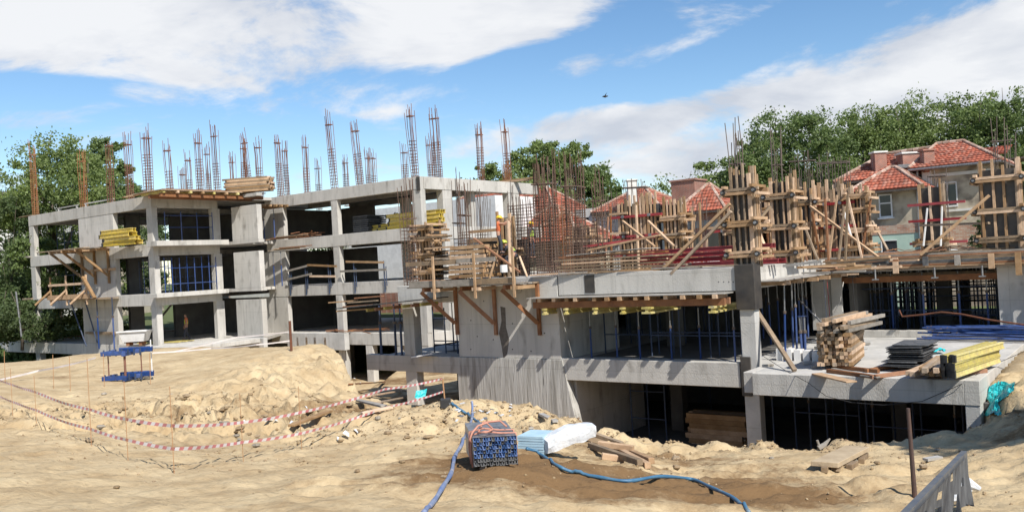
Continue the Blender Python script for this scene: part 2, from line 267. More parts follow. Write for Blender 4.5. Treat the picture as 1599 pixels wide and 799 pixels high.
# ---------------------------------------------------------------- terrain
def sm(t): t=np.clip(t,0,1); return t*t*(3-2*t)
_perm=rng.random((256,256))
def vnoise(x,y):
    xi=np.floor(x).astype(int); yi=np.floor(y).astype(int); fx=sm(x-xi); fy=sm(y-yi)
    g=lambda a,b:_perm[a%256,b%256]
    return (g(xi,yi)*(1-fx)+g(xi+1,yi)*fx)*(1-fy)+(g(xi,yi+1)*(1-fx)+g(xi+1,yi+1)*fx)*fy-.5
def fbm(x,y,s,o=4,ga=.5):
    r=0;a=1
    for i in range(o): r=r+a*vnoise(x/s*2**i+17.3*i,y/s*2**i+5.1*i); a*=ga
    return r
CP=[(0,799,9),(300,799,9.2),(600,799,9.2),(800,799,9.2),(1000,799,9.6),(1250,799,10),(1450,799,9.8),(1599,799,9.5),(1750,799,8.6),
(0,720,12.5),(150,720,12.8),(300,740,12.4),(400,740,12.9),(600,740,12.2),(650,720,13),(800,740,11.7),(775,720,12.6),(920,715,14.3),(1020,735,14),(1100,770,11.6),(1250,750,12.8),
(0,640,20),(0,600,26),(0,580,31),(0,571,38),(100,690,15.5),(130,650,19),(100,600,27),(100,562,38),(200,700,15),(200,640,21),(200,597,28.5),(190,549,40),(300,700,16),(300,650,20),(300,600,26),(330,549,38),(400,700,16.4),(400,655,19.6),(400,610,23.5),(400,580,27),(440,543,35),(480,541,33),(500,560,30),(520,570,29),
(500,700,16),(500,660,19),(500,620,22.5),(470,580,27),(545,608,27),(560,640,22.5),(600,680,17),(650,680,16.5),(690,640,21.5),(640,642,22),(760,628,23),(800,640,22.5),(720,650,20),(840,655,21.5),(905,675,20.5),(800,690,15.4),(960,695,18.2),(1000,708,17.5),(1100,712,16.8),(1250,706,16.6),(1400,692,16.8),(1510,682,17.2),
(1300,730,14.3),(1420,740,13.5),(1500,760,11.8),(1500,715,15),(1560,700,15.5),(1599,740,12),(1599,690,14.5),(1530,684,18.3),(1560,672,19.3),(1545,645,21.3),(1542,602,22.6),(1599,650,17),(1599,600,21),(1650,600,20),(1700,700,13),(1800,560,22),(1800,700,12),(1620,560,25)]
XP=[(-60,0,.9),(-40,10,1.2),(60,0,.9),(-60,45,0),(-45,30,.5),(40,10,1.2),(60,30,1),(-25,4,1.4),(0,2,1.5),(25,4,1.2),(0,-20,1.6),(30,45,.4),(24,36,.2),(-22,44,0.2),(-10,40,.3),(0,30,-1),(8,24,-1)]
_p=[at(*c) for c in CP]; _p=np.array([(p.x,p.y,p.z) for p in _p]+XP)
def _tps(d2): return .5*d2*np.log(d2+1e-9)
def _fit():
    n=len(_p); x=_p[:,:2]/10; d2=((x[:,None]-x[None])**2).sum(-1); K=_tps(d2)+np.eye(n)*.004; Pm=np.c_[np.ones(n),x]
    A=np.block([[K,Pm],[Pm.T,np.zeros((3,3))]]); return x,np.linalg.solve(A,np.r_[_p[:,2],0,0,0])
_tx,_tw=_fit()
def base_h(x,y):
    sh=x.shape; q=np.c_[np.clip(x,-60,60).ravel(),np.clip(y,-20,48).ravel()]/10; out=np.empty(len(q))
    for i in range(0,len(q),20000):
        c=q[i:i+20000]; d2=((c[:,None]-_tx[None])**2).sum(-1); out[i:i+20000]=_tps(d2)@_tw[:-3]+_tw[-3]+c@_tw[-2:]
    return np.clip(out,-2.2,2.2).reshape(sh)
PE=np.array([(-300,44),(-60,44),(-22.5,40.3),(-18,42),(-13.2,41),(-9.6,38),(-8,35),(-6.6,31.5),(-5.6,28.5),(-4.6,25.5),(-3,23.8),(-1.9,23.3),(-.7,24.6),(.6,22.8),(1.7,21.6),(2.9,19.2),(4,18.6),(5.8,18.3),(7.8,18.6),(9.2,18.7),(10.3,18.9),(10.9,19.7),(11.6,21.6),(12.3,22.6),(15.9,27.2),(22,35.4),(60,85),(300,400)])
def ground_h(x,y,detail=True):
    x=np.asarray(x,float); y=np.asarray(y,float); b=base_h(x,y)
    if detail:
        near=np.clip(1-y/60,0.15,1)
        b=b+.09*fbm(x,y,2.5,5,.55)+.03*fbm(x+9,y,.5,3)
        # broken soil on the mound face, ridges where the digger worked
        n1=fbm(x,y*1.25,1.5,5,.6); n2=fbm(x+31,y*1.2+7,.75,5,.62); r=1-2*np.abs(n1); crk=np.exp(-(n2/.05)**2)*np.clip(n1*3+.6,0,1)
        mk=np.exp(-(((x+7.6)/5.)**2+((y-19.6)/2.6)**2)**1.5); b=b+mk*((r-.55)*.22+np.clip(n2,-.25,.3)*.34-crk*.36-.22*sm((np.abs(n1+.1)<.05)*1.0))
        mk=np.exp(-(((x+6.6)/2.6)**2+((y-26)/6.)**2)**1.5); b=b+mk*((r-.5)*.22+n2*.26-crk*.16)
        mk=np.exp(-(((x-.2)/3.2)**2+((y-20.5)/3.4)**2)**1.5); b=b+mk*((r-.5)*.25+n2*.32-crk*.14)
        mk=np.exp(-(((y-18.0)/1.2))**2)*(x>0)*(x<12); b=b+mk*((r-.4)*.14+n2*.22)
        mk=np.exp(-(((x-4)/5.)**2+((y-12.5)/3)**2)**1.5); b=b+mk*(n2*.09-crk*.03)
        b=b+.07*np.clip(n2,-.2,.4)+.05*fbm(x,y,.3,4,.65)*(y<26)*(x>-14)*(x<14)
        # wheel ruts across the foreground
        for c0,dy,am in ((13.0,.05,.06),(11.4,.08,.06),(15.2,-.03,.05),(10.2,.02,.04)):
            yy=y-(c0+dy*x+.25*np.sin(x*.35+c0)); b=b-am*np.exp(-(yy/.22)**2)*(x>-3)+am*.8*np.exp(-((np.abs(yy)-.38)/.13)**2)*(x>-3)
        mk=sm((x-9.3)/2)*sm((24-y)/4); b=b+mk*((r-.5)*.3+n2*.35)
    pe=np.interp(x,PE[:,0],PE[:,1])+.5*vnoise(x*1.1,y*.2)
    pit=np.where((x<-2.6)&(x>-7.5),-1.9-.035*(y-30),-3.35); pit=np.where(x<=-7.5,-3.4,pit)+.08*fbm(x,y,2,4)
    w=np.where(x>9.8,1.4,1.9); t=sm((y-pe)/w); z=b*(1-t)+pit*t
    far=sm((y-62)/8); z=z*(1-far)+far*(-.3); return z
def H(x,y): return float(ground_h(np.array([x]),np.array([y]))[0])
def build_ground():
    xs=np.r_[-900,-500,-300,-200,-140,-100,-80,-70,np.arange(-60,-13,.4),np.arange(-13,13,.085),np.arange(13,30,.4),np.arange(30,60,3),70,90,130,200,300,500,900]
    ys=np.r_[-300,-100,-40,-15,-5,0,3,5,6,7,np.arange(7.6,24,.08),np.arange(24,34,.14),np.arange(34,64,.6),np.arange(64,100,4),120,160,240,400,700,1500]
    X,Yg=np.meshgrid(xs,ys); Z=ground_h(X,Yg); nx,ny=len(xs),len(ys)
    me=bpy.data.meshes.new('ground'); vs=np.c_[X.ravel(),Yg.ravel(),Z.ravel()]; i=np.arange(nx*ny).reshape(ny,nx)
    f=np.stack([i[:-1,:-1],i[:-1,1:],i[1:,1:],i[1:,:-1]],-1).reshape(-1,4)
    me.from_pydata(vs.tolist(),[],f.tolist()); me.polygons.foreach_set('use_smooth',[True]*len(f))
    x,y=X.ravel(),Yg.ravel()
    damp=np.zeros(len(x))
    def bl(cx,cy,sx,sy,a): return a*np.exp(-(((x-cx)/sx)**2+((y-cy)/sy)**2))
    damp+=bl(1.9,12.3,3.7,2.3,1.05)+bl(-6.5,20.5,3.5,1.2,.3)+bl(-.5,13.5,1.6,1.4,.5)+bl(2.6,16.5,2.2,1.3,.8)+bl(-6,16.5,2.4,1.3,.35)+bl(-4.2,22,1.6,2.6,.7)+bl(10.8,14,1.9,5.,1.0)+bl(-13,29,5,2.2,.3)+bl(-8,19.3,3.4,1.6,.45)+bl(0,23,2,1.,.5)
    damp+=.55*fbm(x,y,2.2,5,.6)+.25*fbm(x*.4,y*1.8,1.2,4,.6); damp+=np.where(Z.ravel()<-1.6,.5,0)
    at_=me.attributes.new('damp','FLOAT','POINT'); at_.data.foreach_set('value',damp.astype(np.float32))
    gr=sm((y-57)/3); g2=me.attributes.new('green','FLOAT','POINT'); g2.data.foreach_set('value',gr.astype(np.float32))
    m=bpy.data.materials.new('sand'); m.use_nodes=True; nt=m.node_tree; N=nt.nodes.new; L=nt.links.new; b=nt.nodes['Principled BSDF']; b.inputs['Roughness'].default_value=.95
    b.inputs['Specular IOR Level'].default_value=.15
    tc=N('ShaderNodeTexCoord'); n=N('ShaderNodeTexNoise'); n.inputs['Scale'].default_value=1.1; n.inputs['Detail'].default_value=12; n.inputs['Roughness'].default_value=.68; L(tc.outputs['Object'],n.inputs[0])
    r=N('ShaderNodeValToRGB'); L(n.outputs[0],r.inputs[0]); e=r.color_ramp.elements; e[0].position=.3; e[0].color=(.355,.25,.137,1); e[1].position=.64; e[1].color=(.56,.44,.27,1)
    da=N('ShaderNodeAttribute'); da.attribute_name='damp'; n3=N('ShaderNodeTexNoise'); n3.inputs['Scale'].default_value=4.5; n3.inputs['Detail'].default_value=10; n3.inputs['Roughness'].default_value=.7; L(tc.outputs['Object'],n3.inputs[0])
    ad=N('ShaderNodeMath'); ad.operation='MULTIPLY_ADD'; L(n3.outputs[0],ad.inputs[0]); ad.inputs[1].default_value=1.1; L(da.outputs['Fac'],ad.inputs[2])
    mr=N('ShaderNodeMapRange'); mr.interpolation_type='SMOOTHSTEP'; mr.inputs[1].default_value=.85; mr.inputs[2].default_value=1.4; L(ad.outputs[0],mr.inputs[0])
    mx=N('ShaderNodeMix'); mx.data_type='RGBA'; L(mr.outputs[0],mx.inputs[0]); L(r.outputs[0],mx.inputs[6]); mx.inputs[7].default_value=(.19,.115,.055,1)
    ga=N('ShaderNodeAttribute'); ga.attribute_name='green'; m2=N('ShaderNodeMix'); m2.data_type='RGBA'; L(ga.outputs['Fac'],m2.inputs[0]); L(mx.outputs[2],m2.inputs[6]); m2.inputs[7].default_value=(.10,.12,.05,1)
    # small dark pits and crumbs
    v=N('ShaderNodeTexVoronoi'); v.inputs['Scale'].default_value=7; L(tc.outputs['Object'],v.inputs[0]); vr=N('ShaderNodeMapRange'); vr.inputs[1].default_value=.06; vr.inputs[2].default_value=.3; vr.inputs[3].default_value=.78; vr.inputs[4].default_value=1; L(v.outputs[0],vr.inputs[0])
    hs=N('ShaderNodeHueSaturation'); L(m2.outputs[2],hs.inputs['Color']); L(vr.outputs[0],hs.inputs['Value']); L(hs.outputs[0],b.inputs['Base Color'])
    nb=N('ShaderNodeTexNoise'); nb.inputs['Scale'].default_value=6; nb.inputs['Detail'].default_value=12; nb.inputs['Roughness'].default_value=.72; L(tc.outputs['Object'],nb.inputs[0])
    bp=N('ShaderNodeBump'); bp.inputs['Strength'].default_value=.8; bp.inputs['Distance'].default_value=.07; L(nb.outputs[0],bp.inputs['Height']); L(bp.outputs[0],b.inputs['Normal'])
    me.materials.append(m); o=bpy.data.objects.new('ground',me); COL.objects.link(o); tag(o,kind='structure')
build_ground()
def crumbs():
    r=np.random.default_rng(12); n=26000; X=np.r_[r.uniform(-12,12,n//2),r.normal(-6.5,3.2,n//6),r.normal(-.3,2.2,n//6),r.uniform(0,11,n//6)]; Y=np.r_[8+14*r.random(n//2)**.8,r.normal(19.8,2.4,n//6),r.normal(20.,2.0,n//6),r.normal(17.6,.9,n//6)]
    den=fbm(X,Y,1.3,4,.6)+.35*fbm(X+40,Y,.35,2); k=(den>r.uniform(-.25,.3,len(X)))&(Y>7.6); X,Y=X[k],Y[k]; Z=ground_h(X,Y); k=Z>-1.2; X,Y,Z=X[k],Y[k],Z[k]; m=len(X)
    s=(.006+.03*r.random(m)**3.5)*np.clip(Y/13,.7,1.8); d=np.array([(1,0,0),(0,1,0),(-1,0,0),(0,-1,0),(0,0,.75),(0,0,-.6)])
    v=np.stack([X,Y,Z],1)[:,None]+(d[None]*(.6+.7*r.random((m,6,1))))*s[:,None,None]; f0=np.array([(0,1,4),(1,2,4),(2,3,4),(3,0,4),(1,0,5),(2,1,5),(3,2,5),(0,3,5)]); f=(f0[None]+6*np.arange(m)[:,None,None]).reshape(-1,3)
    me=bpy.data.meshes.new('soil_crumbs'); v=v.reshape(-1,3); me.vertices.add(len(v)); me.vertices.foreach_set('co',v.ravel()); me.loops.add(f.size); me.loops.foreach_set('vertex_index',f.ravel().astype(np.int32)); me.polygons.add(len(f)); me.polygons.foreach_set('loop_start',np.arange(0,f.size,3,dtype=np.int32)); me.polygons.foreach_set('loop_total',np.full(len(f),3,dtype=np.int32)); me.update(calc_edges=True)
    me.materials.append(MT['soil']); o=bpy.data.objects.new('soil_crumbs',me); COL.objects.link(o); tag(o,kind='stuff')
crumbs()
# ================================================================ STRUCTURE: left concrete frame
def part(name,m,root,*boxes,bevel=.012):
    b=MB(True)
    for x in boxes: b.box(*x)
    return b.build(name,m,root,bevel=bevel)
def left_building():
    R=T('concrete_building','long unfinished grey concrete frame with three storeys and rebar on its roof','building',W(-50.3,29.5,-3.5),YAW)
    Z=[-.35,2.87,6,9]; BD=.75
    foot=[(-67,29.8),(-50.6,29.8),(-50.6,34.5),(-46.5,34.5),(-46.5,34.95),(-49.2,34.95),(-49.2,38.1),(-35.5,38.1),(-35.5,50),(-50,50),(-50,46),(-67,46)]
    for k,z in enumerate(Z):
        b=MB(True); b.prism(foot if k else [(-84,29.8),(-50.6,29.8),(-50.6,34.5),(-46.5,34.5),(-49.2,38.1),(-35.5,38.1),(-35.5,50),(-84,50)],z-.2,z-.003); b.build('slab','conc',R)
        part('beam','conc',R,(-67 if k else -84,-50.3,29.45,29.8,z-BD,z))
        part('beam','conc',R,(-50.6,-50.3,29.802,34.2,z-BD,z-.004)); part('beam','conc',R,(-50.0,-35.202,37.75,38.1,z-BD,z))
        part('beam','conc',R,(-35.5,-35.15,38.102,50,z-BD,z-.004)); part('beam','conc',R,(-67,-66.7,29.802,46,z-BD+.1,z-.004)) if k else None
        for v in (41.5,45.5): part('beam','conc',R,(-49.9,-35.502,v,v+.3,z-BD+.15,z-.201))
        for u in (-60,-56): part('beam','conc',R,(u,u+.3,29.802,46,z-BD+.15,z-.201))
        for u in (-43,-39.5): part('beam','conc',R,(u,u+.3,38.102,41.49,z-BD+.15,z-.201))
    # balcony lips on the bay side
    part('balcony_slab','conc',R,(-50.298,-49.1,29.0,34.1,Z[2]-.2,Z[2]+.12)); part('balcony_slab','conc',R,(-50.298,-49.4,29.0,34.1,Z[1]-.25,Z[1]+.02))
    part('balcony_slab','conc',R,(-50.298,-46.2,28.6,34.0,Z[0]-.25,Z[0]+.01)); part('plinth','concl',R,(-49.6,-46.0,34.1,34.4,-1.3,Z[0]+.02)); part('plinth','concl',R,(-47.6,-41.9,37.2,37.6,-1.4,-.32),)
    WA=(30.9,31.9,34.2)
    seg=[(Z[0],Z[1]-BD),(Z[1],Z[2]-BD),(Z[2],Z[3]-BD)]
    cols=[(-67,-66.3,29.47,29.8),(-50.95,-50.32,29.47,29.85),(-50.7,-50.32,33.75,34.35),(-43.15,-42.55,37.77,38.1),(-35.85,-35.18,37.77,38.2),(-35.7,-35.18,39.75,40.6),(-35.7,-35.18,46.4,47.6),
          (-66.9,-66.5,37,37.6),(-56.2,-55.6,38,38.6),(-40.6,-40.0,41.5,42),(-36.2,-35.7,43,43.5),(-44.3,-43.7,45.5,46),(-66.9,-66.4,45.2,45.8),(-60,-59.5,45.3,45.8)]
    for z0,z1 in seg:
        for c in cols: part('column','conc',R,(*c,z0-.002,z1+.002))
        part('wall','conc',R,(-59.6,-55.0,29.47,29.8,z0,z1))                       # shear wall on the left face
        part('wall','conc',R,(-49.3,-46.55,34.52,34.9,z0,z1 if z1<8 else 8.25)); part('wall','conc',R,(-51.2,-48.05,37.77,38.1,z0,z1))
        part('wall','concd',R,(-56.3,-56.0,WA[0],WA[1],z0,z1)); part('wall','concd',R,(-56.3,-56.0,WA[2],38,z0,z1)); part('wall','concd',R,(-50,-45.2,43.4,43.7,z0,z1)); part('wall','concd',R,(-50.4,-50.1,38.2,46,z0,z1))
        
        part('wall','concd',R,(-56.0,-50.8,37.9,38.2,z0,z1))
        for bu in (-60,-54,-49,-42): part('dark_ceiling_sheet','film',R,(bu-3 if bu>-54 else bu-6,bu+2.8 if bu>-50 else bu,(38.2 if bu>-50 else 30.0),45.4,z1+BD-.26,z1+BD-.215)) if z0>2 else None  # dark sheets close under the upper slabs
    # black form strips left in the joints
    part('form_strip','film',R,(-35.42,-35.14,37.70,37.748,8.15,8.98)); 
    for z0,z1 in ((-3.6,Z[0]-BD),):
        for u0 in (-83.5,-79.5,-75,-67,-61.5,-56,-43.15,-40.6,-38,-35.8): part('column','conc',R,(u0,u0+.6,37.77 if u0>-50 else 29.5,38.2 if u0>-50 else 29.95,z0,z1))
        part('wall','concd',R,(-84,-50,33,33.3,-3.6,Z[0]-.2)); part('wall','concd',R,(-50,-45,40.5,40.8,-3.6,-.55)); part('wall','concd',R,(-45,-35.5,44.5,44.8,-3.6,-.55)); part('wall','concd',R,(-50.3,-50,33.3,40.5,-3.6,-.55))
left_building()
def panel_lines(): pass
def right_building():
    R=T('concrete_building','nearer unfinished concrete frame with timber forms on its deck above a dark basement','building',W(-17,25.3,-3.5),YAW)
    zA,zB=3.0,0.0; f=25.3; X=40.
    # upper deck
    b=MB(True); b.prism([(-25.2,26),(-10.4,26),(-10.4,34.3),(14,34.3),(14,47),(-25.2,47)],zA-.2,zA-.003); b.build('slab','conc',R)
    part('beam','conc',R,(-17.2,-10.52,f,f+.35,2.30,3.02)); part('beam','conc',R,(-25.2,-21.95,f+.05,f+.4,2.15,2.85)); 
    part('beam','conc',R,(-10.8,-10.4,f+.702,34.2,2.3,2.99)); part('beam','conc',R,(-10.39,14,34.0,34.35,2.45,2.99))
    for v in (30,38,42,46.5): part('beam','conc',R,(-25,-10.9 if v<34 else 13.8,v,v+.3,2.35,2.798))
    # middle deck
    b=MB(True); b.prism([(-26.4,25.65),(-9.7,25.65),(-9.7,24.2),(-3.9,24.2),(-3.9,34),(14,34),(14,47),(-26.4,47)],zB-.2,zB-.003); b.build('slab','concl',R)
    part('beam','conc',R,(-27.2,-22.1,f,f+.35,-.62,.03)); part('beam','conc',R,(-17.3,-10.65,f,f+.349,-.68,.08)); part('beam','conc',R,(-9.66,-4.2,23.8,24.2,-.62,.0)); 
    part('beam','conc',R,(-4.2,-3.85,23.8,34,-.62,.004)); part('kerb','conc',R,(-9.6,14,34.0,34.3,0,.25)); part('beam','conc',R,(-10.0,-9.7,24.0,25.2,-.6,-.003)); part('slab_infill','concl',R,(-10.35,-9.7,25.66,26.5,-.2,.01))
    # shear wall, upper and board-marked lower part, with side wall
    part('wall','conc',R,(-22.0,-17.25,f,f+.35,.04,2.995)); b=MB(True)
    b.add([(-22.1,f-.04,-4),(-16.35,f-.04,-4),(-17.2,f-.04,.035),(-22.1,f-.04,.035),(-22.1,f+.35,-4),(-16.35,f+.35,-4),(-17.2,f+.35,.035),(-22.1,f+.35,.035)],[(0,1,2,3),(7,6,5,4),(0,4,5,1),(1,5,6,2),(2,6,7,3),(3,7,4,0)]); b.build('wall_base','bconc',R,bevel=.01)
    part('wall','conc',R,(-17.6,-17.3,f+.352,29.5,.0,2.3)); part('wall','conc',R,(-17.2,-16.9,f+.352,30.5,-3.6,-.2))
    part('wall','conc',R,(-22,-21.7,f+.352,31,-3.6,2.8))
    C=[(-24.95,-24.35,f+.02,f+.45),(-10.55,-10.08,f+.02,f+.4)]
    part('column','conc',R,(*C[0],-4,-.62)); part('column','conc',R,(*C[0],.03,2.15))
    part('column','concl',R,(*C[1],-4,2.3)); part('column_form','film',R,(-10.62,-10.0,f-.06,f+.5,1.72,3.1)); part('column_form','film',R,(-10.6,-10.28,f-.05,f+.01,-.92,.28))
    part('column','concl',R,(-4.2,-3.86,23.82,24.25,-4,-.62))
    for u in (-11.2,-4.75,1.6,8): part('column','concl',R,(u,u+.85,34.0,34.5,.25,2.45))
    part('column','concl',R,(-10.4,-10.0,33.9,34.0,.0,2.4))
    for u in (-23.5,-15.5,-7.5,.5,8):
        for v in (30,38,42): 
            if v>34 or u<-10.5: part('column','concd',R,(u,u+.5,v,v+.5,0,2.35))
            if v<34: part('column','concd',R,(u,u+.5,v,v+.5,-3.5,-.2))
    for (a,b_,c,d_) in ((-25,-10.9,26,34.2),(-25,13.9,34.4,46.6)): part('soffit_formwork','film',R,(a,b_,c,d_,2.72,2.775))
    # side light gaps: back wall with openings
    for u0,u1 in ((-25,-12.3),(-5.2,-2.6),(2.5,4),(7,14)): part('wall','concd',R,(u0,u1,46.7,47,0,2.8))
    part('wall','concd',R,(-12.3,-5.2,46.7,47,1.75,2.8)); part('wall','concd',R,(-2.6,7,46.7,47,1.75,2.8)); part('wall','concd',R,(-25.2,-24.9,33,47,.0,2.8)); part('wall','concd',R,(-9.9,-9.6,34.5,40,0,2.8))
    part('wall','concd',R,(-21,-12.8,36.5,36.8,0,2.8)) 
    part('shade_floor_sheet','concd',R,(-16.8,-10.9,26.6,36.4,.0,.012)); part('shade_floor_sheet','concd',R,(-9.5,13.8,35.0,46.6,.0,.012)); part('shade_floor_sheet','concd',R,(-24.3,-22.1,27.0,38,.0,.012))  # dark sheets laid over the floor, standing for the deep shade inside
    Wt=MB(True)
    for px,py in ((735,500),(762,498),(800,505),(836,500),(735,545),(800,545),(842,470),(755,470),(829,548),(770,530),(745,525),(850,520)):
        u,z=PV(px,py,25.29); b=MB(True); b.tube([(u,f-.002,z),(u,f+.01,z)],.028,8); b.build('tie_hole','film',R)
    for px in (736,811):
        u,z=PV(px,455,25.29); b=MB(True)
        for (a,c),(d,e) in (((-.12,.0),(-.06,.07)),((-.06,.07),(.12,.07)),((.12,.07),(.06,-.04)),((.06,-.04),(-.1,-.04))): b.bar((u+a,f-.004,z+c),(u+d,f-.004,z+e),.018,.006)
        b.build('painted_mark','film',R)
    b=MB(True); st=[PV(x,y,25.29) for x,y in ((781,478),(789,480),(790,510),(795,530),(792,552),(786,560),(783,540),(779,520),(783,500))]; b.add([(u,f-.003,z) for u,z in st],[tuple(range(len(st)))]); b.build('oil_stain','bconc2',R)
    u0,_=PV(913,445,25.3); u1,_=PV(929,445,25.3); part('form_strip','film',R,(u0,u1,f-.02,f-.002,2.36,2.98))
    for px in (1122,1130,1138,1145): u,z=PV(px,440,25.3); b=MB(True); b.tube([(u,f-.002,z),(u,f+.01,z)],.022,8); b.build('tie_hole','concd',R)
    # basement walls
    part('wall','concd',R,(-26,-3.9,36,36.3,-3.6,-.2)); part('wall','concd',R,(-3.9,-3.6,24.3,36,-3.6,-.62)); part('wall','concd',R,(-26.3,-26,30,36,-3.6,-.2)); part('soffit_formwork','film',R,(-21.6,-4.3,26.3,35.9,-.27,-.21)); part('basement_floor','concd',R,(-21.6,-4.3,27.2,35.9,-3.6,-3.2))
    return R
right_building()
# ================================================================ TREES AND PLANTS
def leafcloud(centers,radii,n,size,seed):
    r=np.random.default_rng(seed); k=len(centers); idx=r.integers(0,k,n)
    d=r.normal(size=(n,3)); d/=np.linalg.norm(d,axis=1)[:,None]; rad=radii[idx]*(r.random(n)**.6)*np.where(r.random(n)<.15,1.5,1.0)
    p=centers[idx]+d*rad[:,None]*np.array([1,1,.75]); a=r.normal(size=(n,3)); a[:,2]*=.6; a/=np.linalg.norm(a,axis=1)[:,None]
    t=r.normal(size=(n,3)); b=np.cross(a,t); b/=np.linalg.norm(b,axis=1)[:,None]; c=np.cross(a,b); s=size*(.6+.8*r.random(n))[:,None]
    v=np.stack([p-b*s*.5,p+c*s*.32,p+b*s*.5,p-c*s*.32],1).reshape(-1,3); f=np.arange(n*4).reshape(-1,4); return v,f
def mesh_np(name,v,f,m,parent):
    I=np.array(wm(parent).inverted()); v=v@I[:3,:3].T+I[:3,3]; me=bpy.data.meshes.new(name); me.vertices.add(len(v)); me.vertices.foreach_set('co',v.ravel()); me.loops.add(f.size); me.loops.foreach_set('vertex_index',f.ravel().astype(np.int32))
    me.polygons.add(len(f)); me.polygons.foreach_set('loop_start',np.arange(0,f.size,4,dtype=np.int32)); me.polygons.foreach_set('loop_total',np.full(len(f),4,dtype=np.int32)); me.update(calc_edges=True); me.materials.append(MT[m])
    o=bpy.data.objects.new(name,me); COL.objects.link(o); o.parent=parent; return o
def tree(name,label,x,y,z0,h,w,m,seed,lobes=7,n=9000,size=.42,low=.25,open_=1.,group=None,trunk=.3,spread=.42):
    r=np.random.default_rng(seed); root=T(name,label,'tree',(x,y,z0),group=group); b=MB()
    ch=h*(1-low); cz=z0+h*low+ch*.5
    L=[]
    for i in range(lobes):
        th=2*math.pi*(i+r.random()*.6)/lobes; rr=w*.5*(.2+.55*r.random()); zz=cz+ch*(r.random()-.48)*.75
        L.append((x+rr*math.cos(th),y+rr*math.sin(th),zz,w*spread*(.55+.5*r.random())*(1-.35*max(0,(zz-cz)/ch*2))))
    L.append((x+r.normal()*.3,y,z0+h-w*.22,w*.22))
    C=[];R_=[]
    for lx,ly,lz,lr in L:
        k=int(16*open_)+6
        for j in range(k):
            d=r.normal(size=3); d/=np.linalg.norm(d); q=.3+.72*r.random()**.7; c=np.array([lx,ly,lz])+d*lr*q*np.array([1,1,.8])
            if c[2]>z0+h: c[2]=z0+h-.2*r.random()
            if c[2]<z0+.4: c[2]=z0+.4
            C.append(c); R_.append(lr*(.16+.26*r.random()))
    b.tube([(x,y,z0-.5),(x+.1,y,z0+h*.25),(x-.1,y+.1,z0+h*.5),(x,y,z0+h*.72)],1,8,rs=[trunk,trunk*.75,trunk*.5,trunk*.15])
    for lx,ly,lz,lr in L:
        zb=z0+h*(.18+.3*r.random()); mid=((x+lx)/2+r.normal()*.3,(y+ly)/2,(zb+lz)/2+.4); b.tube([(x,y,zb),mid,(lx,ly,lz),(lx+r.normal()*.5,ly,lz+lr*.7)],1,5,rs=[trunk*.42,trunk*.3,trunk*.16,.02])
    b.build('trunk','bark',root,smooth=True)
    v,f=leafcloud(np.array(C),np.array(R_),int(n*2.9),size*.58,seed); mesh_np('crown',v,f,m,root); return root
def px_tree(label,px,top,wpx,Y,m,seed,z0=-.3,**k):
    p=at(px,top,Y); return tree(k.pop('name','broadleaf_tree'),label,p.x,p.y,z0,p.z-z0,wpx*Y/FPX*(1.3 if Y>80 else 1.1),m,seed,**k)
